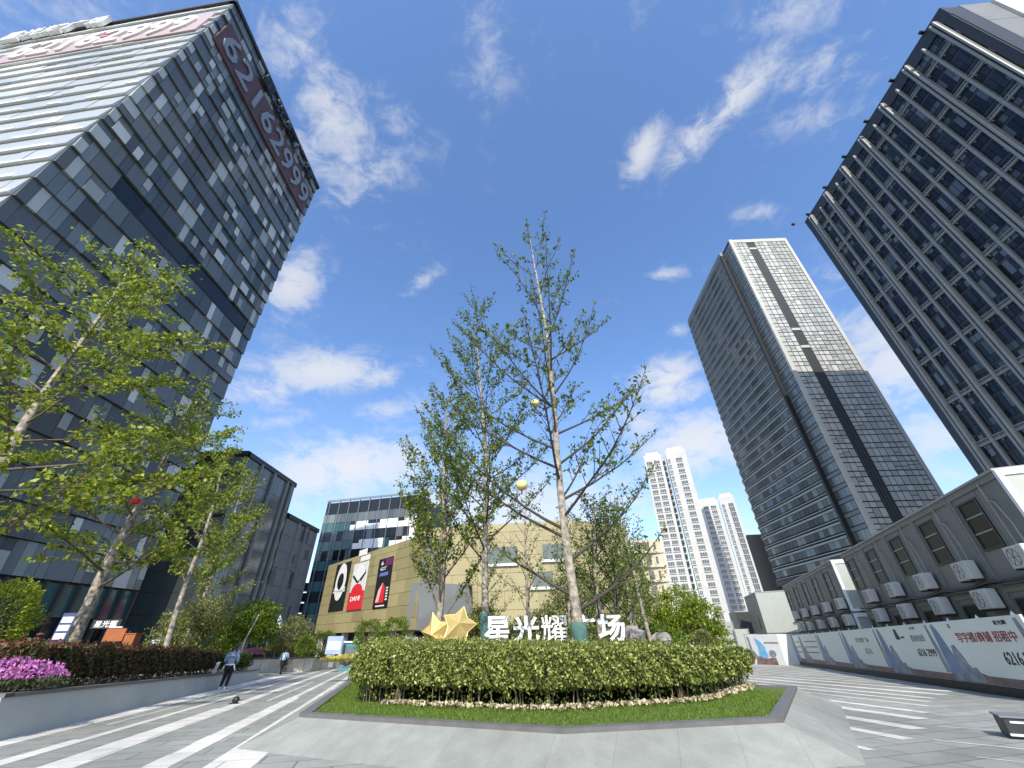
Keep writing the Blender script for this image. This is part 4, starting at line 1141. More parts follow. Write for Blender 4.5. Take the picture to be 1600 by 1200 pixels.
# tallest: thin sparse crown, ascending limbs
TM, trm = build_tree('sparse_tree', 'tallest sparse tree in the central planter, pale trunk and few new leaves', (2.02, 14.0, .05), (1.15, 14.0, 20.4), .15, 28, .15,
    lambda f: 6.6 * (1 - f) ** .6 + .9, lambda f: .42 + .42 * f, .42, .25, .34, 1.7, .17, [M['lf_dark'], M['lf_mid']], 61, grpC, spread=.075, az0=.6, wrap=(.0, .085, 'wrap'), prim_r=.42,
    extra=((.10, .0, 4.6, .42), (.12, 2.9, 3.8, .45), (.22, 3.15, 6.4, .40), (.27, .1, 5.6, .42), (.33, 3.0, 6.6, .42), (.40, .2, 5.4, .45), (.46, 3.3, 5.6, .5), (.55, 2.9, 4.6, .55), (.58, .1, 4.2, .6)), jitter=.7, tipr=.018)
build_tree('sparse_tree', 'second tall tree in the central planter, its trunk rising above the first white letter', (-1.18, 19.2, .1), (-2.3, 19.2, 20.0), .15, 46, .20,
    lambda f: 5.2 * (1 - f) ** .5 + .9, lambda f: .42 + .42 * f, .45, .28, .32, 4.4, .17, [M['lf_dark'], M['lf_mid']], 62, grpC, spread=.10, az0=1.9, wrap=(.05, .11, 'wrap'), tipr=.018)
build_tree('multi_stem_tree', 'vase-shaped leafy tree behind the gold stars', (-3.5, 20.6, .1), (-3.9, 20.6, 13.6), .14, 38, .12,
    lambda f: 5.0 * (1 - f) ** .5 + .7, lambda f: .72 + .35 * f, .3, .28, .28, 7.2, .17, [M['lf_dark'], M['lf_mid'], M['lf_lush']], 63, grpC, bark='bark2', spread=.11, az0=.3, twig='twig2')
build_tree('young_tree', 'slender young tree seen between the two tall trunks, in front of the mall', (.65, 31, -.6), (1.0, 31, 11.6), .12, 30, .22,
    lambda f: 3.2 * (1 - f) ** .5 + .5, lambda f: .5 + .4 * f, .35, .5, .26, 4.0, .16, [M['lf_mid'], M['lf_olive']], 64, None, bark='bark', spread=.12, twig='twig2')
build_tree('leafy_tree', 'dark leafy tree low behind the right white letters', (3.25, 18.6, .1), (3.7, 18.6, 6.4), .12, 26, .2,
    lambda f: 2.3 * (1 - f) ** .4 + .6, lambda f: .5 + .5 * f, .2, .26, .28, 10, .12, [M['lf_dark'], M['lf_dark'], M['lf_mid']], 65, None, bark='bark2', spread=.11, twig='twig')
build_tree('leafy_tree', 'dark leafy tree just right of the tallest trunk, reaching over the flats', (4.35, 19.8, .1), (4.6, 19.8, 6.2), .12, 24, .25,
    lambda f: 2.2 * (1 - f) ** .4 + .6, lambda f: .5 + .5 * f, .2, .28, .28, 9, .13, [M['lf_dark'], M['lf_mid']], 66, None, bark='bark2', spread=.12, twig='twig')
build_tree('young_tree', 'thin pale-trunked young tree leaning at the right end of the hedge', (6.55, 22.3, -.1), (5.7, 22.3, 7.6), .075, 24, .34,
    lambda f: 2.0 * (1 - f) ** .5 + .4, lambda f: .5 + .4 * f, .3, .36, .26, 8, .13, [M['lf_olive'], M['lf_mid']], 67, None, bark='bark', spread=.13, twig='twig2')

for (bx, by, tx_, th, sd_, lab) in ((3.9, 34, 4.4, 10.5, 161, 'slender leafy tree before the mall windows, right of the tallest trunk'), (-2.6, 35, -2.4, 9.8, 162, 'slender leafy tree before the mall, left of the second trunk'), (7.4, 30, 7.6, 8.6, 163, 'slender leafy tree before the mall end, left of the thin leaning trunk')):
    build_tree('young_tree', lab, (bx, by, -.7), (tx_, by, th), .11, 28, .2, lambda f: 2.9 * (1 - f) ** .45 + .5, lambda f: .5 + .4 * f, .3, .4, .26, 6.0, .17, [M['lf_mid'], M['lf_olive']], sd_, None, bark='bark', spread=.14, twig='twig2')
grpL = 'trees in the left flower bed'
lush = dict(flat=.30, spread=.17, sec_bend=.0, up=.6, twig='twig2', cat='tree')
build_tree('spring_tree', 'nearest left tree, bright green sprays and a pale trunk cut by the picture edge', (-16.2, 12.3, .3), (-19.2, 13.2, 17.4), .17, 40, .16,
    lambda f: 6.2 * (1 - f) ** .42 + .8, lambda f: .22 + .40 * f, .12, .28, .32, 7.5, .185, [M['lf_lush'], M['lf_lush'], M['lf_mid']], 71, grpL, bark='bark', sec_leaf=1.0, **lush)
build_tree('spring_tree', 'left tree with a thick mottled trunk above the red-topped hedge', (-16.8, 17.6, .2), (-17.1, 17.8, 12.4), .21, 34, .24,
    lambda f: 4.6 * (1 - f) ** .42 + .8, lambda f: .20 + .42 * f, .12, .28, .32, 6.8, .18, [M['lf_lush'], M['lf_mid']], 72, grpL, bark='bark2', wrap=(.045, .085, 'wrapw'), **lush)
build_tree('spring_tree', 'farthest tree of the left bed, thin pale trunk and open crown near the tower edge', (-20.3, 27.3, -.2), (-21.6, 27.3, 13.4), .15, 30, .3,
    lambda f: 4.2 * (1 - f) ** .45 + .8, lambda f: .4 + .4 * f, .2, .34, .28, 9.5, .20, [M['lf_lush'], M['lf_mid']], 73, grpL, bark='bark', flat=.6, spread=.15, twig='twig2', wrap=(.04, .10, 'wrapw'))
build_tree('spring_tree', 'leafy tree between the left tower and the grey blocks', (-26.5, 37, -.6), (-26.2, 37, 15.5), .16, 26, .2,
    lambda f: 4.6 * (1 - f) ** .5 + .7, lambda f: .4 + .4 * f, .2, .4, .28, 11, .22, [M['lf_olive'], M['lf_mid']], 74, None, bark='bark2', flat=.7, spread=.2, twig='twig2')

def crown_tree(name, label, base, h_trunk, blobs, n, size, mats, seed, group=None, r=.12, lean=(0, 0), cat='tree'):
    """dense-crowned tree: leaf clumps through several overlapping lobes on a forked trunk"""
    T = thing(name, label, cat, base, group)
    rng = np.random.default_rng(seed); C = []; tot_ = sum(b[1][0] * b[1][1] * b[1][2] for b in blobs)
    for (c, rr) in blobs:
        k = int(n * rr[0] * rr[1] * rr[2] / tot_)
        nc = max(8, k // 26)
        d = rng.normal(size=(nc, 3)); d /= np.linalg.norm(d, axis=1)[:, None]
        cc = np.array(base) + np.array(c) + d * (rng.uniform(.25, 1, nc) ** .4)[:, None] * np.array(rr) * (1 + rng.normal(0, .08, nc))[:, None]
        w = min(rr) * .17
        C.append((cc[:, None, :] + rng.normal(0, 1, (nc, 26, 3)) * np.array((w, w, w * .55))).reshape(-1, 3))
    leaf_obj('crown', np.concatenate(C), size, mats, T, up=.5, seed=seed)
    mb = MB(); b0 = Vector(base); f = b0 + Vector((lean[0], lean[1], h_trunk))
    mb.tube([b0 - Vector((0, 0, .3)), b0.lerp(f, .5) + Vector((.04, 0, 0)), f], [r * 1.2, r, r * .8], 8, cap=False)
    for (c, rr) in blobs:
        e = b0 + Vector(c); mb.tube([f, f.lerp(e, .5) + Vector((0, 0, -.1)), e + Vector((0, 0, rr[2] * .5))], [r * .6, r * .35, r * .1], 5, cap=False)
    mb.build('trunk', M['bark2'], T, smooth=True)
    return T
q = at(400, 950, 42); 
crown_tree('broadleaf_tree', 'full bright green broadleaf tree in front of the grey blocks', (-25.6, 43, -1.1), 2.4, [((.6, 0, 4.2), (2.3, 2, 1.7)), ((-1.2, 0, 3.2), (1.6, 1.6, 1.4)), ((1.9, .4, 3.3), (1.4, 1.4, 1.2)), ((-1.6, 0, 1.8), (1.2, 1.2, 1.2))], 9000, .22, M['lf_green'], 81, r=.14, lean=(.3, 0))
crown_tree('clipped_round_tree', 'olive egg-shaped clipped tree left of the mall', (-23.0, 47.5, -1.2), 1.3, [((0, 0, 2.9), (1.85, 1.85, 1.75))], 7500, .15, M['lf_olive'], 82, r=.12)
crown_tree('broadleaf_tree', 'pale olive bushy tree beside the thin wrapped trunk at left', (-23.4, 32.5, -.8), 1.6, [((0, 0, 2.9), (2.0, 1.8, 1.6)), ((1.3, 0, 3.8), (1.5, 1.4, 1.2)), ((-1.2, .2, 1.8), (1.5, 1.3, 1.1))], 8000, .18, [M['lf_olive'], M['lf_yel']], 83, r=.1)
crown_tree('broadleaf_tree', 'large yellow-green tree right of the hedge, in front of the white flats', (14.0, 40, -1.0), 1.8, [((.3, 0, 4.2), (2.0, 1.8, 1.9)), ((2.2, 0, 3.4), (1.7, 1.6, 1.6)), ((-1.2, 0, 3.0), (1.6, 1.6, 1.6)), ((3.2, 0, 1.9), (1.2, 1.3, 1.3)), ((1.0, -.3, 1.6), (2.2, 1.6, 1.3))], 13000, .22, [M['lf_green'], M['lf_lush']], 84, r=.14)
crown_tree('broadleaf_tree', 'darker green bushy tree behind the thin leaning trunk', (11.2, 38, -1.0), 1.2, [((0, 0, 2.0), (1.8, 1.6, 1.2)), ((1.4, 0, 1.5), (1.6, 1.5, 1.2)), ((-1.3, 0, 1.6), (1.4, 1.4, 1.0))], 8000, .2, [M['lf_green'], M['lf_mid']], 85, r=.1)
crown_tree('broadleaf_tree', 'leafy tree against the right part of the beige mall', (5.2, 37, -.9), 3.2, [((0, 0, 5.0), (2.3, 2, 2.1)), ((1.8, 0, 4.0), (1.7, 1.6, 1.5)), ((-1.6, 0, 3.6), (1.8, 1.6, 1.5))], 6500, .2, [M['lf_mid'], M['lf_olive']], 86, r=.13)
crown_tree('broadleaf_tree', 'tall thin-crowned tree beside the cream building', (9.3, 36, -.9), 4.0, [((0, 0, 6.4), (1.6, 1.5, 1.7)), ((.4, 0, 4.4), (1.5, 1.4, 1.5))], 4200, .19, [M['lf_olive'], M['lf_mid']], 87, r=.1)
crown_tree('clipped_round_tree', 'small bright clipped tree just right of the bright gold star', (-1.55, 21.5, .1), 1.0, [((0, 0, 1.95), (.72, .7, .68))], 2600, .11, M['lf_yel'], 88, r=.06)
crown_tree('broadleaf_tree', 'olive bushy tree under the mall wall behind the first letters', (-.2, 36, -.9), 1.6, [((0, 0, 2.2), (2.6, 1.6, 1.3)), ((2.4, 0, 2.6), (2.0, 1.5, 1.4))], 6000, .19, [M['lf_olive'], M['lf_yel']], 89, r=.1)
crown_tree('broadleaf_tree', 'olive bushy tree under the mall wall behind the wrapped trunk', (4.6, 33, -.8), 1.4, [((0, 0, 1.9), (1.8, 1.4, 1.2)), ((1.9, 0, 2.2), (1.7, 1.4, 1.3))], 5000, .18, [M['lf_mid'], M['lf_olive']], 90, r=.1)
for i, (px, py, Y, r, mt_, lab) in enumerate([(575, 992, 44, 1.3, 'lf_mid', 'rounded green shrub before the mall shopfront, right of the teal booth'), (618, 990, 46, 1.5, 'lf_green', 'bigger green shrub before the mall shopfront, left of the gold stars'),
        (506, 1005, 50, 1.2, 'lf_mid', 'shrub below the left corner of the mall'), (478, 1010, 46, .9, 'lf_mid', 'small shrub beside the yellow flowers'),
        (1168, 1026, 38, .55, 'lf_olive', 'little olive shrub left of the white advertising box'), (1098, 1000, 24, .45, 'lf_olive', 'small shrub at the right end of the hedge'), (1000, 965, 41, 1.6, 'lf_green', 'dark green shrub right of the brown boulder')]):
    p = at(px, py, Y); mound('shrub', lab, 'shrub', (p.x, p.y, p.z), (r, r, r), M[mt_], int(1500 + 900 * r), .16 if r > .8 else .1, 100 + i)
p = at(395, 1020, 47); mound('azalea_bush', 'small pink flowering bush far behind the nearer walker', 'flowering bush', (p.x, p.y, p.z - .1), (1.1, .7, .55), [M['petalp'], M['lf_hdark']], 1500, .12, 121, flat=.6, low=-.1)
p = at(445, 1015, 48); mound('flower_bed', 'yellow flowering bed behind the farther walker', 'flower bed', (p.x, p.y, p.z), (2.3, .8, .55), [M['petaly'], M['lf_green']], 2600, .13, 122, flat=.6, low=-.1)
p = at(530, 1026, 30); mound('flower_bed', 'low golden groundcover at the left end of the central hedge', 'flower bed', (p.x + .5, p.y, p.z - .15), (1.6, .7, .25), [M['petaly'], M['lf_yel']], 2200, .09, 123, flat=.6, low=.3)
# hanging lanterns
for (px, py, Y, r, lab) in [(815, 758, 13.6, .19, 'larger pale yellow lantern hanging in the tallest tree'), (836, 630, 13.7, .16, 'smaller pale yellow lantern high in the tallest tree')]:
    p = at(px, py, Y); T = thing('lantern', lab, 'lantern', p, 'yellow lanterns in the tallest tree')
    mb = MB(); mb.ball(p, (r * 1.15, r * 1.15, r), 12, 8); mb.build('lantern_shade', mat('pale_yellow_fabric', (.58, .50, .22), .8, var=.25), T, smooth=True)
    mb = MB(); mb.tube([p + Vector((0, 0, r * .9)), p + Vector((.05, .05, r * .9 + .9))], .008, 4); mb.tube([p - Vector((0, 0, r * .95)), p - Vector((0, 0, r * 1.5))], .03, 5); mb.build('hanging_cord', M['twig2'], T)
p = at(212, 783, 17.0); T = thing('lantern', 'small red lantern hanging in the left tree', 'lantern', p)
mb = MB(); mb.ball(p, (.17, .17, .15), 10, 7); mb.build('lantern_shade', M['red'], T, smooth=True)
mb = MB(); mb.tube([p + Vector((0, 0, .13)), p + Vector((.04, .1, .8))], .008, 4); mb.build('hanging_cord', M['twig2'], T)

# ------------------------------------------------------------------ site cabins and hoarding on the right
FP = Vector((15.46, 15.40, 0)); fd = Vector((8.84, 26.0, 0)).normalized(); fr_ = Vector((fd.y, -fd.x, 0))
def FW(s, o, h):                        # s along the hoarding (away), o to its right, h above the ground
    p = FP + fd * s + fr_ * o; return Vector((p.x, p.y, gz(p.y) + h))
def fbox(mb, s0, s1, o0, o1, h0, h1, mi=0):
    mb.hexa([FW(s0, o1, h0), FW(s1, o1, h0), FW(s1, o0, h0), FW(s0, o0, h0), FW(s0, o1, h1), FW(s1, o1, h1), FW(s1, o0, h1), FW(s0, o0, h1)][::1], mi)
def fbox_ok(mb, s0, s1, o0, o1, h0, h1, mi=0):
    # corners counter-clockwise from above: (s along +, o to the right)
    mb.hexa([FW(s0, o0, h0), FW(s0, o1, h0), FW(s1, o1, h0), FW(s1, o0, h0), FW(s0, o0, h1), FW(s0, o1, h1), FW(s1, o1, h1), FW(s1, o0, h1)], mi)
M['c_trim'] = mat('cabin_trim', (.30, .30, .28), .5, var=.04)
M['c_win'] = glassmat('cabin_window_glass', (.015, .016, .014), (.04, .042, .036), .3, spec=.12)
M['ac'] = mat('air_conditioner_white', (.46, .46, .43), .5, var=.05)
def cabin(s0, upper, label, end=False, off=1.0, win=True, group='stacked site cabins'):
    T = thing('site_cabin', label, 'site cabin', FW(s0 + 1.5, off + 3, .1 if not upper else 3.1), group)
    h0, h1 = (3.12, 6.02) if upper else (.12, 3.0); e = .015
    mb = MB(); fbox_ok(mb, s0 + e + .1, s0 + 3 - e - .1, off + .05, off + 6, h0 + .05, h1 - .05); mb.build('wall', M['c_cabin'], T)
    mb = MB()
    for (a, c, g0, g1) in ((e, .14, h0, h1), (2.86, 3 - e, h0, h1), (.14, 2.86, h0, h0 + .16), (.14, 2.86, h1 - .20, h1)):
        fbox_ok(mb, s0 + a, s0 + c, off, off + .12, g0, g1)
    fbox_ok(mb, s0 + 1.46, s0 + 1.52, off + .03, off + .06, h0 + .16, h1 - .2)
    mb.build('frame', M['c_cabin'], T)
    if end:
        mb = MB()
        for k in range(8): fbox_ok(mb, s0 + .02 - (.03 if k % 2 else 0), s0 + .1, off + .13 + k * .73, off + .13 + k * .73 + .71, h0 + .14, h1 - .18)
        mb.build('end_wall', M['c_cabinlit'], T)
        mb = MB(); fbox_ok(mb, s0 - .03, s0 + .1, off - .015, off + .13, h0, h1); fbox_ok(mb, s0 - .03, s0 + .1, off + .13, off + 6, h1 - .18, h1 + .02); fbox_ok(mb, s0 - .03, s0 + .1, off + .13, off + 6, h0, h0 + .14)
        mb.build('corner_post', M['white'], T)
    mb = MB(); fbox_ok(mb, s0 + e, s0 + 3 - e, off - .05, off + 6.05, h1, h1 + .07); mb.build('roof', M['c_trim'], T)
    if win:
        c = 2.12; w0, w1 = h0 + .98, h0 + 2.44
        mb = MB()
        for (a, b2, g0, g1) in ((c - .56, c - .49, w0 - .06, w1 + .06), (c + .49, c + .56, w0 - .06, w1 + .06), (c - .49, c + .49, w0 - .06, w0), (c - .49, c + .49, w1, w1 + .06)):
            fbox_ok(mb, s0 + a, s0 + b2, off + .005, off + .06, g0, g1)
        wf = mb.build('window', M['dark'], T)
        mb = MB(); fbox_ok(mb, s0 + c - .49, s0 + c + .49, off + .04, off + .055, w0, w1); mb.build('pane', M['c_win'], wf)
        mb = MB()
        for hh in (.46, .98): fbox_ok(mb, s0 + c - .49, s0 + c + .49, off + .02, off + .04, w0 + hh, w0 + hh + .04)
        mb.build('window_bar', M['c_trim'], wf)
    mb = MB(); mb.tube([FW(s0 + 1.0, off - .03, h0 + .2), FW(s0 + 1.0, off - .03, h1 - .12)], .025, 6); mb.build('drain_pipe', M['c_trim'], T)
    return T
def aircon(s, h, label, off=1.0, pipe=True):
    T = thing('air_conditioner', label, 'air conditioner', FW(s, off - .25, h), 'air conditioner units on the site cabins')
    mb = MB(); fbox_ok(mb, s - .42, s + .42, off - .40, off - .06, h, h + .60); mb.build('casing', M['ac'], T, bevel=.03)
    mb = MB(); C = FW(s + .1, off - .405, h + .3)
    for rr in (.235,):
        mb.tube([C + fd * (rr * math.cos(a)) + Vector((0, 0, rr * math.sin(a))) for a in [k * math.pi / 10 for k in range(21)]], .006, 4, cap=False)
    for k in range(3): a = k * math.pi / 3; mb.tube([C + fd * (.23 * math.cos(a)) + Vector((0, 0, .25 * math.sin(a))), C - fd * (.25 * math.cos(a)) - Vector((0, 0, .25 * math.sin(a)))], .006, 4)
    mb.build('fan_grille', M['dark'], T)
    for k in (-.3, .3):
        mb = MB(); fbox_ok(mb, s + k - .02, s + k + .02, off - .42, off, h - .05, h); mb.build('bracket', M['dark'], T)
    if pipe:
        mb = MB(); p = FW(s - .2, off - .1, h + .58)
        mb.tube([p, FW(s - .15, off - .06, h + 1.2), FW(s + .02, off - .05, h + 1.9), FW(s + .25, off - .04, h + 2.05), FW(s + .5, off + .04, h + 2.06)], .022, 6); mb.build('pipe', M['c_trim'], T)
    return T
ordn = ['nearest', 'second nearest', 'middle', 'fourth', 'farthest']
for k in range(5):
    s0 = -3.03 + 3 * k
    cabin(s0, True, f'{ordn[k]} upper grey cabin of the near stack' + (', with its pale end wall in the sun' if k == 0 else ''), end=(k == 0))
    cabin(s0, False, f'{ordn[k]} lower grey cabin of the near stack, mostly behind the hoarding', end=(k == 0))
for k in range(5):
    aircon(-2.3 + 3 * k + .0, 3.3, f'{ordn[k]} upper air conditioner on the near cabins')
    aircon(-2.6 + 3 * k + .1, 2.38, f'{ordn[k]} lower air conditioner on the near cabins, just over the hoarding', pipe=False)
S2 = 14.0
for k in range(5):
    s0 = S2 + 3 * k
    cabin(s0, True, f'{ordn[k]} upper grey cabin of the far stack' + (', with a white sunlit end wall' if k == 0 else ''), end=(k == 0))
    if k < 2: cabin(s0, False, f'{ordn[k]} lower grey cabin of the far stack', end=(k == 0))
for k in range(5):
    aircon(S2 + .7 + 3 * k, 3.3, f'{ordn[k]} upper air conditioner on the far cabins')
    aircon(S2 + .45 + 3 * k, 2.38, f'{ordn[k]} lower air conditioner on the far cabins, just over the hoarding', pipe=False)
for (a, b2, lab) in ((-3, 12, 'dark sagging cable run along the near cabins under the upper air conditioners'), (14, 29, 'dark sagging cable run along the far cabins')):
    mb = MB(); P = []
    for k in range(31):
        s = a + (b2 - a) * k / 30; P.append(FW(s, .84, 3.16 - .07 * abs(math.sin(s * math.pi / 3))))
    mb.tube(P, .05, 6); mb.tube([p + Vector((0, 0, -.11)) for p in P], .03, 5); single(mb, 'cable_run', M['dark'], lab, 'cable', FW(a, .84, 3.1))

# hoarding panels
nF = -fr_; uF = -fd                     # seen from the plaza it reads from far (left) to near (right)
PWD = 5.4
def fpoly(T, name, pts, mt, lift, s_end):
    mb = MB(); f = [FW(s_end - x, -lift, h) for x, h in pts]; b2 = [FW(s_end - x, -lift + .012, h) for x, h in pts]
    mb.face(f)
    for i in range(len(f)): mb.face([f[i], b2[i], b2[(i + 1) % len(f)], f[(i + 1) % len(f)]])
    return mb.build(name, mt, T)
hl = ['hoarding panel nearest the camera, with big red lettering cut by the picture edge', 'second hoarding panel, with a logo and a boxed caption', 'third hoarding panel, with small grey lettering', 'fourth hoarding panel, under the white cabin end', 'fifth hoarding panel, before the far cabins', 'sixth hoarding panel, farthest, turning to the white box']
for k in range(6):
    s1 = 4.55 + PWD * (k - 1) + (PWD if True else 0) - PWD * 0 - 0
    s_near = -2.0 + PWD * k; s_far = min(s_near + PWD, 27.3)
    Wd = s_far - s_near
    if Wd < 1: continue
    T = thing('hoarding_panel', 'white printed ' + hl[k], 'hoarding', FW((s_near + s_far) / 2, 0, 0), 'printed hoarding panels along the drive')
    mb = MB(); fbox_ok(mb, s_near + .01, s_far - .01, 0, .06, .26, 2.12); mb.build('board', M['print'], T)
    mb = MB(); fbox_ok(mb, s_near, s_far, -.06, .14, -.05, .255); mb.build('plinth', M['black'], T)
    mb = MB()
    for j in range(3 if Wd > 4 else 1):
        ss = s_near + .3 + j * Wd / 3; fbox_ok(mb, ss, ss + .07, .06, .9, .2, .3); 
        mb.face([FW(ss, .07, 2.1), FW(ss + .24, .07, 2.1), FW(ss + .12, .09, 2.24)]); mb.face([FW(ss + .24, .10, 2.1), FW(ss, .10, 2.1), FW(ss + .12, .09, 2.24)])
        fbox_ok(mb, ss, ss + .07, .06, .12, .2, 2.1)
    mb.build('brace', M['white'], T)
    x = lambda f: f * Wd
    fpoly(T, 'printed_base_strip', [(x(.0), .27), (x(1), .27), (x(1), .47), (x(.42), .50), (x(.30), .62), (x(.24), .9), (x(.20), .6), (x(.0), .55)], M['p_brown'], .004, s_far)
    fpoly(T, 'printed_skyline', [(x(.02), .28), (x(.02), .8), (x(.08), 1.0), (x(.13), .85), (x(.16), 1.35), (x(.20), 1.38), (x(.24), 1.1), (x(.27), .7), (x(.33), .72), (x(.38), .30)], M['p_grey'], .008, s_far)
    fpoly(T, 'printed_tower', [(x(.0), .5), (x(.01), 1.5), (x(.015), 2.0), (x(.04), 2.07), (x(.075), 1.9), (x(.12), 1.3), (x(.15), .9), (x(.16), .5)], M['p_blue'], .012, s_far)
    fpoly(T, 'printed_tower', [(x(.94), .5), (x(.93), 1.2), (x(.925), 2.05), (x(.955), 2.05), (x(.985), 1.2), (x(.995), .5)], M['p_grey'], .006, s_far)
    c = lambda f, h: FW(s_far - x(f), -.008, h)
    sl = (uF.x, uF.y, SLOPE * fd.y)
    if k == 0:
        text('red_lettering', '写字楼/商铺 招租中', c(.585, 1.60), sl, nF, .3, M['p_red'], T, .004, .012, fit=(3.2, .30))
        text('phone_number', '6216 2999', c(.83, 1.02), sl, nF, .3, M['black'], T, .004, .012, fit=(1.75, .34))
        text('small_caption', '星光耀', c(.80, 1.96), sl, nF, .1, M['black'], T, .004, .004, fit=(.6, .12))
        fpoly(T, 'emblem', circ(x(.26), 1.96, .07, 12), M['black'], .010, s_far)
        fpoly(T, 'emblem', circ(x(.26) + .03, 1.96, .03, 8), M['print'], .014, s_far)
    elif k == 1:
        fpoly(T, 'emblem', [(x(.36), 1.62), (x(.37), 1.98), (x(.41), 1.99), (x(.43), 1.7), (x(.45), 1.62), (x(.40), 1.58)], M['black'], .010, s_far)
        fpoly(T, 'emblem', [(x(.46), 1.64), (x(.52), 1.64), (x(.52), 1.70), (x(.47), 1.71)], M['black'], .010, s_far)
        text('grey_lettering', '招商热线', c(.74, 1.62), sl, nF, .2, M['p_grey'], T, .004, .008, fit=(1.2, .24))
        text('phone_number', '6216 2999', c(.78, 1.12), sl, nF, .2, M['black'], T, .004, .008, fit=(1.5, .26))
        text('small_caption', '星光耀', c(.72, 1.98), sl, nF, .1, M['p_grey'], T, .004, .003, fit=(.5, .1))
    elif k == 2:
        text('grey_lettering', '星光耀广场', c(.55, 1.62), sl, nF, .2, M['p_grey'], T, .004, .006, fit=(1.9, .22))
        text('phone_number', '6216', c(.62, 1.12), sl, nF, .2, M['p_grey'], T, .004, .006, fit=(.9, .26))
    elif k == 5 or k == 4:
        for hh in (.9, 1.25, 1.6): fpoly(T, 'printed_stripe', [(x(.25), hh), (x(.85), hh), (x(.85), hh + .07), (x(.25), hh + .07)], M['p_brown'], .007, s_far)

# dark step box and loose things by the hoarding foot
p = G(1600, 1158)
T = thing('metal_step_box', 'dark metal step box with white edges at the lower right picture edge', 'step box', p)
mb = MB(); mb.box((p.x + .75, p.y, p.z + .15), (1.5, .5, .30), -.55); mb.build('box_body', M['dark'], T, bevel=.02)
mb = MB(); mb.box((p.x + .62, p.y - .22, p.z + .06), (1.5, .06, .03), -.55); mb.box((p.x + .64, p.y - .16, p.z + .24), (1.3, .12, .03), -.55); mb.build('white_edge', M['white'], T)
mb = MB(); mb.box((p.x + .75, p.y, p.z + .315), (1.54, .54, .03), -.55); mb.build('lid', M['c_grey'], T)

# white advertising box at the far end of the hoarding
a = G(1176, 1038); b_ = G(1229, 1039.5); ua = (b_ - a); ua.z = 0; La = ua.length; ua.normalize(); na = Vector((ua.y, -ua.x, 0))
T = thing('advertising_box', 'white sunlit advertising box with a blue sail picture, past the hoarding', 'advertising box', a)
mb = MB(); mb.slab((a.x, a.y, a.z - .05), ua, -na, La, 1.6, 2.35); mb.build('box_body', M['white'], T)
def aface(name, pts, mt, lift):
    mb = MB(); f = [Vector((a.x, a.y, a.z)) + ua * (x * La) + na * lift + Vector((0, 0, z * 2.25)) for x, z in pts]; b2 = [q - na * .02 for q in f]
    mb.face(f)
    for i in range(len(f)): mb.face([f[i], b2[i], b2[(i + 1) % len(f)], f[(i + 1) % len(f)]])
    mb.build(name, mt, T)
aface('blue_sail', [(.30, .28), (.50, .24), (.58, .3), (.54, .62), (.44, .80), (.28, .92), (.34, .6)], M['p_sky'], .03)
aface('dark_tower', [(.06, .98), (.12, .92), (.14, .5), (.26, .3), (.40, .27), (.30, .22), (.16, .22), (.08, .4)], M['p_grey'], .035)
aface('ground_print', [(.16, .03), (.80, .03), (.78, .26), (.50, .22), (.22, .24)], M['p_brown'], .04)
aface('tree_print', circ(.72, .40, .10, 12, rz=.11), M['p_grey'], .045)
aface('caption_line', [(.56, .74), (.96, .74), (.96, .765), (.56, .765)], M['p_brown'], .03)
mb = MB(); mb.slab((a.x - ua.x * .06, a.y - ua.y * .06, a.z - .05), ua, -na, .055, 1.6, 2.4); mb.build('grey_side', M['c_grey'], T)

def plain_box(name, label, cat, L, Rr, zt_, dep, mlit, group=None, seam=True, zb=None):
    L = Vector(L); Rr = Vector(Rr); uu = Vector((Rr.x - L.x, Rr.y - L.y, 0)); W = uu.length; uu.normalize(); nn = Vector((uu.y, -uu.x, 0))
    zb = gz(L.y) - .2 if zb is None else zb
    T = thing(name, label, cat, (L.x, L.y, zb), group)
    mb = MB(); back = fd * dep
    q = [Vector((L.x, L.y, 0)), Vector((Rr.x, Rr.y, 0)), Vector((Rr.x, Rr.y, 0)) + back, Vector((L.x, L.y, 0)) + back]
    mb.prism([(p.x, p.y) for p in q], zb, zt_ - .1); mb.build('wall', M['c_cabin'], T)
    mb = MB(); h = zt_ - zb
    tile(mb, L, uu, 0, W, zb + h * .42, zt_ - .12, .06, .06, 0); tile(mb, L, uu, 0, W, zb, zb + h * .405, .06, .06, 0); mb.build('end_wall', mlit, T)
    mb = MB(); c = (q[0] + q[2]) / 2; mb.prism([((p - c) * 1.02 + c).to_tuple()[:2] for p in q], zt_ - .1, zt_); mb.build('roof', M['c_trim'], T)
    return T, q
L = at(1179, 925, 47.5); Rr = at(1237, 922, 45.6)
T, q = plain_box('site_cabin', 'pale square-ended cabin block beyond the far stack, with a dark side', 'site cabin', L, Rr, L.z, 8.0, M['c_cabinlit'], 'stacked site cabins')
uu = (q[3] - q[0]).normalized(); 
mb = MB(); tile(mb, q[3], -uu, 3.4, 5.6, L.z - 3.4, L.z - 2.2, .05, .05, 0); mb.build('window', M['c_win'], T)
L = at(1150, 962, 58); Rr = at(1172, 945, 57)
T, q = plain_box('site_cabin', 'small dark cabin block behind the pale one, with a white corner edge', 'site cabin', (L.x, L.y, 0), (L.x + 3, L.y - 1, 0), at(1160, 955, 58).z, 7, M['c_dark'], 'stacked site cabins')
mb = MB(); mb.slab((q[1].x - .1, q[1].y - .4, -1.5), (1, 0), (0, 1), .3, .3, L.z + 2.4); mb.build('white_edge', M['white'], T)
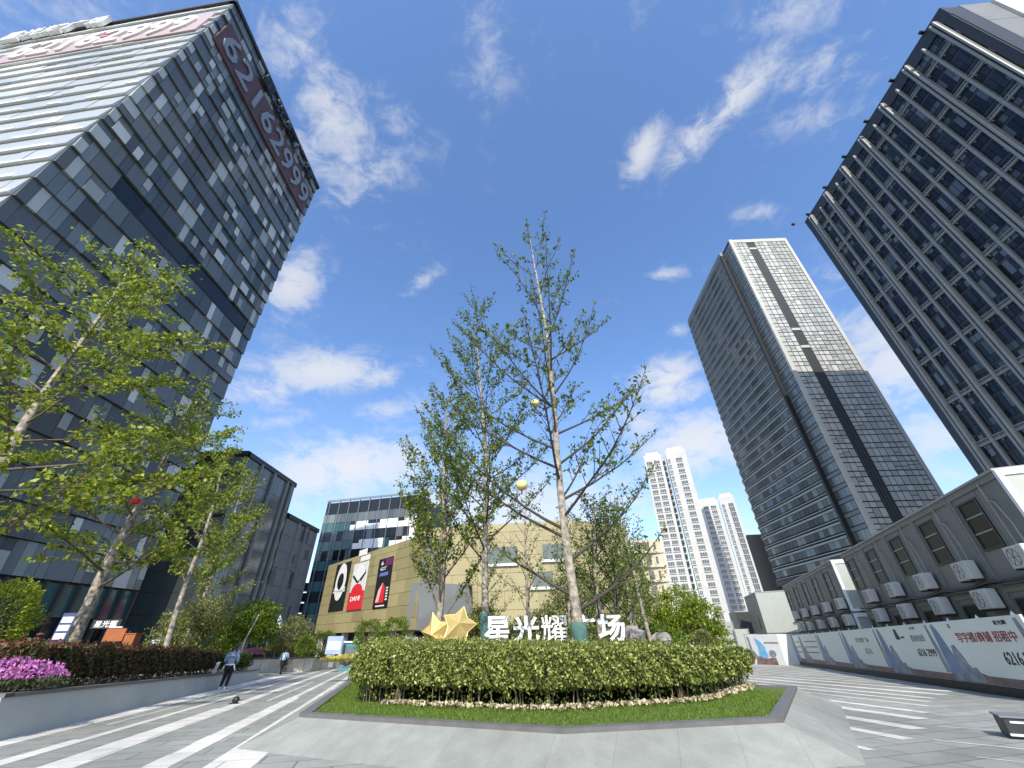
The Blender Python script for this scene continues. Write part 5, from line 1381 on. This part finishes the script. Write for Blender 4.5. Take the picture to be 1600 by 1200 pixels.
for (x0, x1, yt, Y0, Y1, lab) in ((1113, 1146, 972, 52, 50.5, 'pale blank site wall panel behind the right end of the hedge'), (1146, 1170, 983, 50.4, 49.6, 'lower pale blank site wall panel next to the advertising box')):
    p0, p1 = at(x0, yt, Y0), at(x1, yt - 1, Y1); uu, W = unit(p0, p1)
    T = thing('site_wall', lab, 'site wall', (p0.x, p0.y, gz(p0.y)), 'blank site wall panels')
    mb = MB(); tile(mb, p0, uu, 0, W - .05, gz(p0.y) - .1, p0.z, 0, 0, 0, back=-.12); mb.build('board', M['c_cabinlit'], T)
    mb = MB(); tile(mb, p0, uu, -.02, .1, gz(p0.y) - .1, p0.z + .05, .05, .05, 0, back=-.16); tile(mb, p0, uu, W - .16, W - .05, gz(p0.y) - .1, p0.z + .05, .05, .05, 0, back=-.16); mb.build('post', M['steel'], T)

# ------------------------------------------------------------------ far left: low bright wall, street furniture
p0, p1 = G(372, 1050), G(492, 1035); uu, W = unit((-23.6, 46.0), (-20.0, 60.0))
T = thing('low_wall', 'low bright granite planter wall behind the two walkers', 'wall', (-24, 46, -1.2))
mb = MB(); mb.prism([(-25.6, 45.2), (-21.2, 49.6), (-20.0, 62), (-30, 62), (-31, 46)], -2.2, lambda p: gz(p[1]) + 1.05); mb.build('stone_face', M['stripe'], T)
mb = MB(); mb.prism(off_poly([(-25.6, 45.2), (-21.2, 49.6), (-20.0, 62), (-30, 62), (-31, 46)], -.3), lambda p: gz(p[1]) + 1.0, lambda p: gz(p[1]) + 1.09); mb.build('soil', M['soil'], T)
def signbox(label, px, py0, py1, Y, w, mt, group=None, name='pylon_sign', cat='sign', white_bars=3):
    t, b2 = at(px, py0, Y), at(px, py1, Y); c = (t.x + b2.x) / 2
    T = thing(name, label, cat, (c, Y, b2.z), group)
    mb = MB(); mb.box((c, Y, (t.z + b2.z) / 2), (w, .22, t.z - b2.z)); mb.build('panel', mt, T)
    if white_bars:
        for k in range(white_bars):
            h = (t.z - b2.z) / (white_bars + .6); mb = MB(); mb.box((c, Y - .12, b2.z + h * (k + .75)), (w * .78, .03, h * .72)); mb.build('white_field', M['white'], T)
    mb = MB(); mb.box((c, Y, b2.z - .5), (w * .3, .16, 1.0)); mb.build('post', M['steel'], T)
    return T
M['blue'] = mat('navy_sign_paint', (.05, .07, .17), .5)
signbox('tall navy sign panel with white fields left of the mottled trunk', 103, 958, 1004, 24, .75, M['blue'])
signbox('short navy and white sign board right of the small brown crate', 246, 996, 1008, 32, .7, M['blue'], white_bars=2)
p = at(180, 992, 28); T = thing('display_board', 'rust brown slanted display board at the left tower entrance', 'display board', (p.x, 28, p.z))
mb = MB(); mb.box((p.x, 28, p.z), (1.2, .12, .66)); mb.build('board', M['brown'], T)
mb = MB(); mb.box((p.x + .75, 28.1, p.z - .6), (.08, .08, 1.6)); mb.box((p.x - .7, 28.1, p.z - .6), (.08, .08, 1.6)); mb.build('leg', M['dark'], T)
mb = MB(); mb.box((p.x - .1, 27.95, p.z + .40), (.8, .1, .06)); mb.build('lamp', M['white'], T)
p = at(206, 1000, 28); mb = MB(); mb.box((p.x, 28, p.z - .1), (.62, .5, .8)); mb.box((p.x, 28, p.z + .32), (.68, .56, .05)); single(mb, 'wooden_crate', M['brown'], 'small brown crate right of the slanted display board', 'crate', (p.x, 28, p.z - .5))
p = at(165, 975, 30); T = thing('lettered_sign', 'small white shop lettering on the dark left tower entrance', 'shop sign', p)
mb = MB(); mb.box((p.x, 30.1, p.z), (1.9, .1, .5)); mb.build('backing', M['dark'], T); text('lettering', '星光耀', (p.x, 30.03, p.z), (1, 0), (0, -1), .4, M['white'], T, .02, .01, fit=(1.5, .38))
signbox('blue and white standing booth panel left of the teal kiosk', 523, 994, 1022, 45, 1.5, mat('pale_blue_paint', (.30, .38, .62), .5), white_bars=1, name='booth', cat='booth')
p = at(548, 1012, 46); T = thing('kiosk', 'teal kiosk with glazed front before the mall', 'kiosk', (p.x, 46, gz(46)))
mb = MB(); mb.box((p.x, 46.5, gz(46) + 1.15), (1.5, 1.2, 2.3)); mb.build('body', mat('teal_paint', (.07, .22, .25), .5), T)
for k in (0, 1):
    mb = MB(); mb.box((p.x, 45.88, gz(46) + .7 + k * .95), (1.0, .06, .7)); mb.build('window', M['g_sky'], T)
mb = MB(); mb.box((p.x, 46.5, gz(46) + 2.35), (1.7, 1.4, .12)); mb.build('roof', M['white'], T)
def bollard(label, px, py0, py1, Yd=None):
    b2 = G(px, py1); t = at(px, py0, b2.y); T = thing('lamp_post', label, 'lamp post', b2)
    mb = MB(); mb.tube([b2 - Vector((0, 0, .1)), (b2.x, b2.y, t.z - .18)], [.07, .05], 8); mb.build('post', M['dark'], T)
    mb = MB(); mb.tube([(b2.x, b2.y, t.z - .18), (b2.x, b2.y, t.z)], [.11, .07], 8); mb.build('lamp_head', M['black'], T)
bollard('short dark lamp post on the plaza below the mall corner', 486, 1012, 1034)
bollard('thin dark lamp post in front of the teal kiosk', 540, 990, 1030)
b2 = at(383, 1000, 36); T = thing('flag_pole', 'thin pale leaning pole in front of the bright green tree', 'pole', (b2.x, 36, gz(36)))
mb = MB(); t2 = at(404, 962, 36); mb.tube([(b2.x - .05, 36, gz(36)), b2, t2], [.05, .05, .03], 8); mb.build('shaft', M['c_pale'], T)
mb = MB(); mb.ball(t2, .07, 8, 6); mb.build('finial', M['steel'], T)
for i, (px, w, lab) in enumerate(((418, .45, 'left white and navy parasol, furled, behind the walkers'), (432, .5, 'right white and navy parasol, furled, behind the walkers'))):
    p = at(px, 1012, 50); t = at(px + 6, 962, 50); T = thing('parasol', lab, 'parasol', p, 'furled parasols before the mall')
    mb = MB(); mb.tube([p - Vector((0, 0, 1.2)), t + Vector((0, 0, .1))], .05, 6); mb.build('pole', M['steel'], T)
    mb = MB(); mb.tube([p.lerp(t, .2), p.lerp(t, .35), p.lerp(t, .8), t], [.15, w, w * .6, .06], 9); mb.build('canopy', [M['blue'], M['white']][i], T)
p = G(367, 1100); T = thing('dark_lump', 'small black rounded object lying on the striped paving', 'unidentified object', p)
mb = MB(); mb.ball((p.x, p.y, p.z + .12), (.12, .11, .11), 10, 7, jit=.05); mb.build('lump_body', M['black'], T, smooth=True)  # unidentified dark object, shaped as a plain rounded lump
mb = MB(); mb.box((p.x - .05, p.y, p.z + .02), (.24, .18, .04)); mb.build('foot', M['dark'], T)
p = G(293, 1040 + 9); 
pp = W0 + uw * 17.0 - nw * .75; mb = MB(); zb_ = zbed((pp.x, pp.y)); mb.hexa([(pp.x, pp.y, zb_), (pp.x + .14, pp.y, zb_), (pp.x + .14, pp.y + .05, zb_), (pp.x, pp.y + .05, zb_), (pp.x + .12, pp.y, zb_ + .6), (pp.x + .30, pp.y, zb_ + .62), (pp.x + .30, pp.y + .05, zb_ + .62), (pp.x + .12, pp.y + .05, zb_ + .6)])
mb.tube([(pp.x + .05, pp.y + .03, zb_ - .2), (pp.x + .07, pp.y + .03, zb_ + .1)], .02, 5)
single(mb, 'plant_tag', M['white'], 'little white tilted plant tag in front of the red-topped hedge', 'plant tag', (pp.x, pp.y, zb_))

# ------------------------------------------------------------------ people
M['skin'] = mat('skin', (.55, .36, .26), .6, var=.03)
M['hair'] = mat('black_hair', (.012, .011, .011), .6)
M['jacket'] = mat('blue_grey_jacket', (.22, .27, .36), .8, var=.12, scale=8)
M['trous'] = mat('black_trousers', (.012, .012, .014), .85)
M['cloth_w'] = mat('white_cloth', (.72, .73, .75), .8)
M['cloth_lb'] = mat('pale_blue_cloth', (.42, .52, .70), .8, var=.08, scale=8)
M['cloth_g'] = mat('green_cloth', (.12, .30, .16), .8)
def skin_mesh(name, joints, edges, root, mt, parent, levels=2):
    """one continuous surface grown round a skeleton of joints {key: (pos, radius or (rx, ry))}"""
    keys = list(joints); idx = {k: i for i, k in enumerate(keys)}; o_ = org(parent)
    me = bpy.data.meshes.new(name); me.from_pydata([tuple(Vector(joints[k][0]) - o_) for k in keys], [(idx[a], idx[b]) for a, b in edges], [])
    o = bpy.data.objects.new(name, me); COL.objects.link(o)
    md = o.modifiers.new('skin', 'SKIN'); md.use_smooth_shade = True
    for k in keys:
        r = joints[k][1]; v = me.skin_vertices[0].data[idx[k]]; v.radius = r if isinstance(r, tuple) else (r, r); v.use_root = (k == root)
    ss = o.modifiers.new('sub', 'SUBSURF'); ss.levels = levels; ss.render_levels = levels
    dg = bpy.context.evaluated_depsgraph_get(); me2 = bpy.data.meshes.new_from_object(o.evaluated_get(dg))
    o.modifiers.clear(); o.data = me2; bpy.data.meshes.remove(me); me2.name = name; me2.materials.clear(); me2.materials.append(mt)
    me2.polygons.foreach_set('use_smooth', [True] * len(me2.polygons))
    o.parent = parent; ORG[o.name] = o_
    return o
def person(label, foot, heading, H, pose, top_m, leg_m, shoe_m, extras):
    """walking away from the camera; local frame: x to the person's right, y forward, z up, in units of height"""
    T = thing('person', label, 'person', foot)
    f = Vector((math.sin(heading), math.cos(heading), 0)); rt = Vector((f.y, -f.x, 0)); F0 = Vector(foot)
    def P(x, y, z): return F0 + rt * (x * H) + f * (y * H) + Vector((0, 0, z * H))
    s = pose; J = {}
    def j(k, p, r): J[k] = (P(*p), r * H if not isinstance(r, tuple) else (r[0] * H, r[1] * H))
    hip = .52
    j('pelvis', (0, 0, hip), (.085, .062)); j('waist', (0, .0, .62), (.075, .055)); j('chest', (0, .01, .74), (.095, .065)); j('neckb', (0, .015, .825), (.05, .045))
    j('neck', (0, .02, .855), .030); j('skull', (0, .03, .915), (.046, .054)); j('crown', (0, .025, .965), (.040, .046))
    for sd_, sx_ in (('L', -1), ('R', 1)):
        kx, ky = s['knee' + sd_]; ax, ay, az_ = s['ankle' + sd_]
        j('hip' + sd_, (sx_ * .055, 0, hip - .03), .057); j('knee' + sd_, (sx_ * .055 + kx, ky, .285), .038); j('ankle' + sd_, (sx_ * .05 + ax, ay, .045 + az_), .023); j('toe' + sd_, (sx_ * .055 + ax, ay + .085, .018 + az_ * .6), (.026, .016))
        ex, ey, ez = s['elbow' + sd_]; hx, hy, hz = s['hand' + sd_]
        j('sh' + sd_, (sx_ * .115, .01, .80), .042); j('elbow' + sd_, (ex, ey, ez), .029); j('wrist' + sd_, (hx, hy, hz), .019)
        d = (Vector((hx, hy, hz)) - Vector((ex, ey, ez))).normalized(); pc = Vector((hx, hy, hz)) + d * .028; j('palm' + sd_, tuple(pc), (.020, .013))
        side = d.cross(Vector((1, 0, 0))).normalized()
        for q in range(4):
            b0 = pc + d * .022 + side * (q - 1.5) * .010; b1 = b0 + d * (.022, .027, .025, .018)[q] + Vector((-sx_ * .003, .004, 0)); b2_ = b1 + d * .016 + Vector((-sx_ * .008, .008, 0))
            j(f'f{q}a' + sd_, tuple(b0), .0050); j(f'f{q}b' + sd_, tuple(b1), .0046); j(f'f{q}c' + sd_, tuple(b2_), .0040)
        tb = pc - side * .020 + d * .002; j('tha' + sd_, tuple(tb), .0058); j('thb' + sd_, tuple(tb - side * .010 + d * .020), .0050)
    E_ = [('pelvis', 'waist'), ('waist', 'chest'), ('chest', 'neckb'), ('neckb', 'neck'), ('neck', 'skull'), ('skull', 'crown')]
    for sd_ in 'LR':
        E_ += [('pelvis', 'hip' + sd_), ('hip' + sd_, 'knee' + sd_), ('knee' + sd_, 'ankle' + sd_), ('ankle' + sd_, 'toe' + sd_), ('chest', 'sh' + sd_), ('sh' + sd_, 'elbow' + sd_), ('elbow' + sd_, 'wrist' + sd_), ('wrist' + sd_, 'palm' + sd_)]
        for q in range(4): E_ += [('palm' + sd_, f'f{q}a' + sd_), (f'f{q}a' + sd_, f'f{q}b' + sd_), (f'f{q}b' + sd_, f'f{q}c' + sd_)]
        E_ += [('palm' + sd_, 'tha' + sd_), ('tha' + sd_, 'thb' + sd_)]
    skin_mesh('body', J, E_, 'pelvis', M['skin'], T)
    g = .012 * H
    def grown(keys, edges, root, mt, name, add=g, over={}):
        JJ = {k: (J[k][0], (J[k][1][0] + add, J[k][1][1] + add) if isinstance(J[k][1], tuple) else J[k][1] + add) for k in keys if k in J}
        JJ.update({k: v for k, v in over.items()}); return skin_mesh(name, JJ, edges, root, mt, T)
    grown(['pelvis', 'waist', 'chest', 'neckb', 'shL', 'shR', 'elbowL', 'elbowR', 'wristL', 'wristR'], [('pelvis', 'waist'), ('waist', 'chest'), ('chest', 'neckb'), ('chest', 'shL'), ('chest', 'shR'), ('shL', 'elbowL'), ('shR', 'elbowR'), ('elbowL', 'wristL'), ('elbowR', 'wristR')], 'waist', top_m, 'jacket', .014 * H)
    grown(['pelvis', 'hipL', 'hipR', 'kneeL', 'kneeR', 'ankleL', 'ankleR'], [('pelvis', 'hipL'), ('pelvis', 'hipR'), ('hipL', 'kneeL'), ('kneeL', 'ankleL'), ('hipR', 'kneeR'), ('kneeR', 'ankleR')], 'pelvis', leg_m, 'trousers', .013 * H)
    for sd_ in 'LR':
        a, t = J['ankle' + sd_][0], J['toe' + sd_][0]
        JJ = {'h': (a + (a - t) * .28 - Vector((0, 0, .022 * H)), .026 * H), 'a': (a - Vector((0, 0, .012 * H)), .029 * H), 't': (t, (.030 * H, .020 * H)), 'n': (t + (t - a) * .25 - Vector((0, 0, .001)), (.022 * H, .014 * H))}
        skin_mesh('shoe', JJ, [('a', 'h'), ('a', 't'), ('t', 'n')], 'a', shoe_m, T, 1)
    JJ = {'a': (P(0, .012, .925), (.050 * H, .050 * H)), 'b': (P(0, .016, .965), (.047 * H, .050 * H)), 'c': (P(0, .0, .885), (.040 * H, .026 * H))}
    skin_mesh('hair', JJ, [('a', 'b'), ('a', 'c')], 'a', M['hair'], T)
    mb = MB(); mb.ball(P(0, .085, .912), (.010 * H, .014 * H, .014 * H), 6, 5)
    for sx_ in (-1, 1): mb.ball(P(sx_ * .048, .03, .912), (.007 * H, .012 * H, .018 * H), 6, 5)
    mb.build('nose_and_ears', M['skin'], T, smooth=True)
    mb = MB()
    for sx_ in (-1, 1): mb.ball(P(sx_ * .018, .077, .923), .007 * H, 6, 5)
    mb.ball(P(0, .078, .888), (.015 * H, .006 * H, .004 * H), 6, 4); mb.build('eyes_and_mouth', M['trous'], T, smooth=True)
    extras(T, P, H, J)
    return T
def ex1(T, P, H, J):
    JJ = {'a': (P(0, -.06, .79), (.075 * H, .04 * H)), 'b': (P(0, -.062, .845), (.055 * H, .035 * H)), 'c': (P(0, -.065, .74), (.05 * H, .03 * H))}
    skin_mesh('hood', JJ, [('a', 'b'), ('a', 'c')], 'a', M['jacket'], T)
    mb = MB(); pts = []
    ringp = [P(.102 * math.cos(k * math.pi / 8), .078 * math.sin(k * math.pi / 8), .545) for k in range(17)]
    mb.tube(ringp, .016 * H, 5); mb.build('shirt_hem', M['cloth_w'], T)
    for sx_ in (-1, 1):
        mb = MB(); mb.tube([P(sx_ * .10, -.05, .56), P(sx_ * .145, -.05, .47), P(sx_ * .17, -.04, .41)], [.016 * H, .018 * H, .011 * H], 6); mb.build('shirt_tail', M['cloth_w'], T)
foot = G(345, 1077); 
person('person in a blue-grey hooded jacket, black trousers and white shoes walking away', foot + Vector((.12, 0, 0)), R(-10), 1.93,
    dict(kneeL=(-.015, .045), ankleL=(-.045, .01, 0), kneeR=(.0, .01), ankleR=(.01, -.05, .005), elbowL=(-.165, -.02, .64), handL=(-.12, .11, .58), elbowR=(.165, -.02, .64), handR=(.12, .11, .58)),
    M['jacket'], M['trous'], M['cloth_w'], ex1)
def ex2(T, P, H, J):
    mb = MB(); c = [P(.095, .0, .60), P(.115, .01, .50), P(.10, .0, .36)]; mb.tube([P(.10, 0, .62), *c, P(.095, 0, .34)], [.02 * H, .05 * H, .062 * H, .060 * H, .03 * H], 10); mb.build('shoulder_bag', M['trous'], T, smooth=True)
    mb = MB(); mb.tube([P(.09, -.04, .60), P(.05, -.085, .74), P(-.02, -.07, .83), P(-.06, .0, .845)], .012 * H, 5); mb.build('bag_strap', M['trous'], T)
    sk = [P(0, 0, .56), P(0, .0, .50), P(0, 0, .33)]; mb = MB(); mb.tube(sk, [.10 * H, .115 * H, .12 * H], 14, cap=False); mb.build('skirt', M['trous'], T, smooth=True)
    mb = MB(); mb.tube([J['shL'][0], J['elbowL'][0]], [.060 * H, .047 * H], 8); mb.build('green_sleeve', M['cloth_g'], T, smooth=True)
foot = G(438, 1054)
person('person in pale blue top and black skirt with shoulder bag, farther away', foot, R(-12), 1.85,
    dict(kneeL=(.02, .06), ankleL=(.04, .03, 0), kneeR=(-.02, -.02), ankleR=(-.03, -.14, .05), elbowL=(-.16, -.04, .64), handL=(-.15, .05, .53), elbowR=(.16, .02, .66), handR=(.13, .10, .60)),
    M['cloth_lb'], M['trous'], M['trous'], ex2)
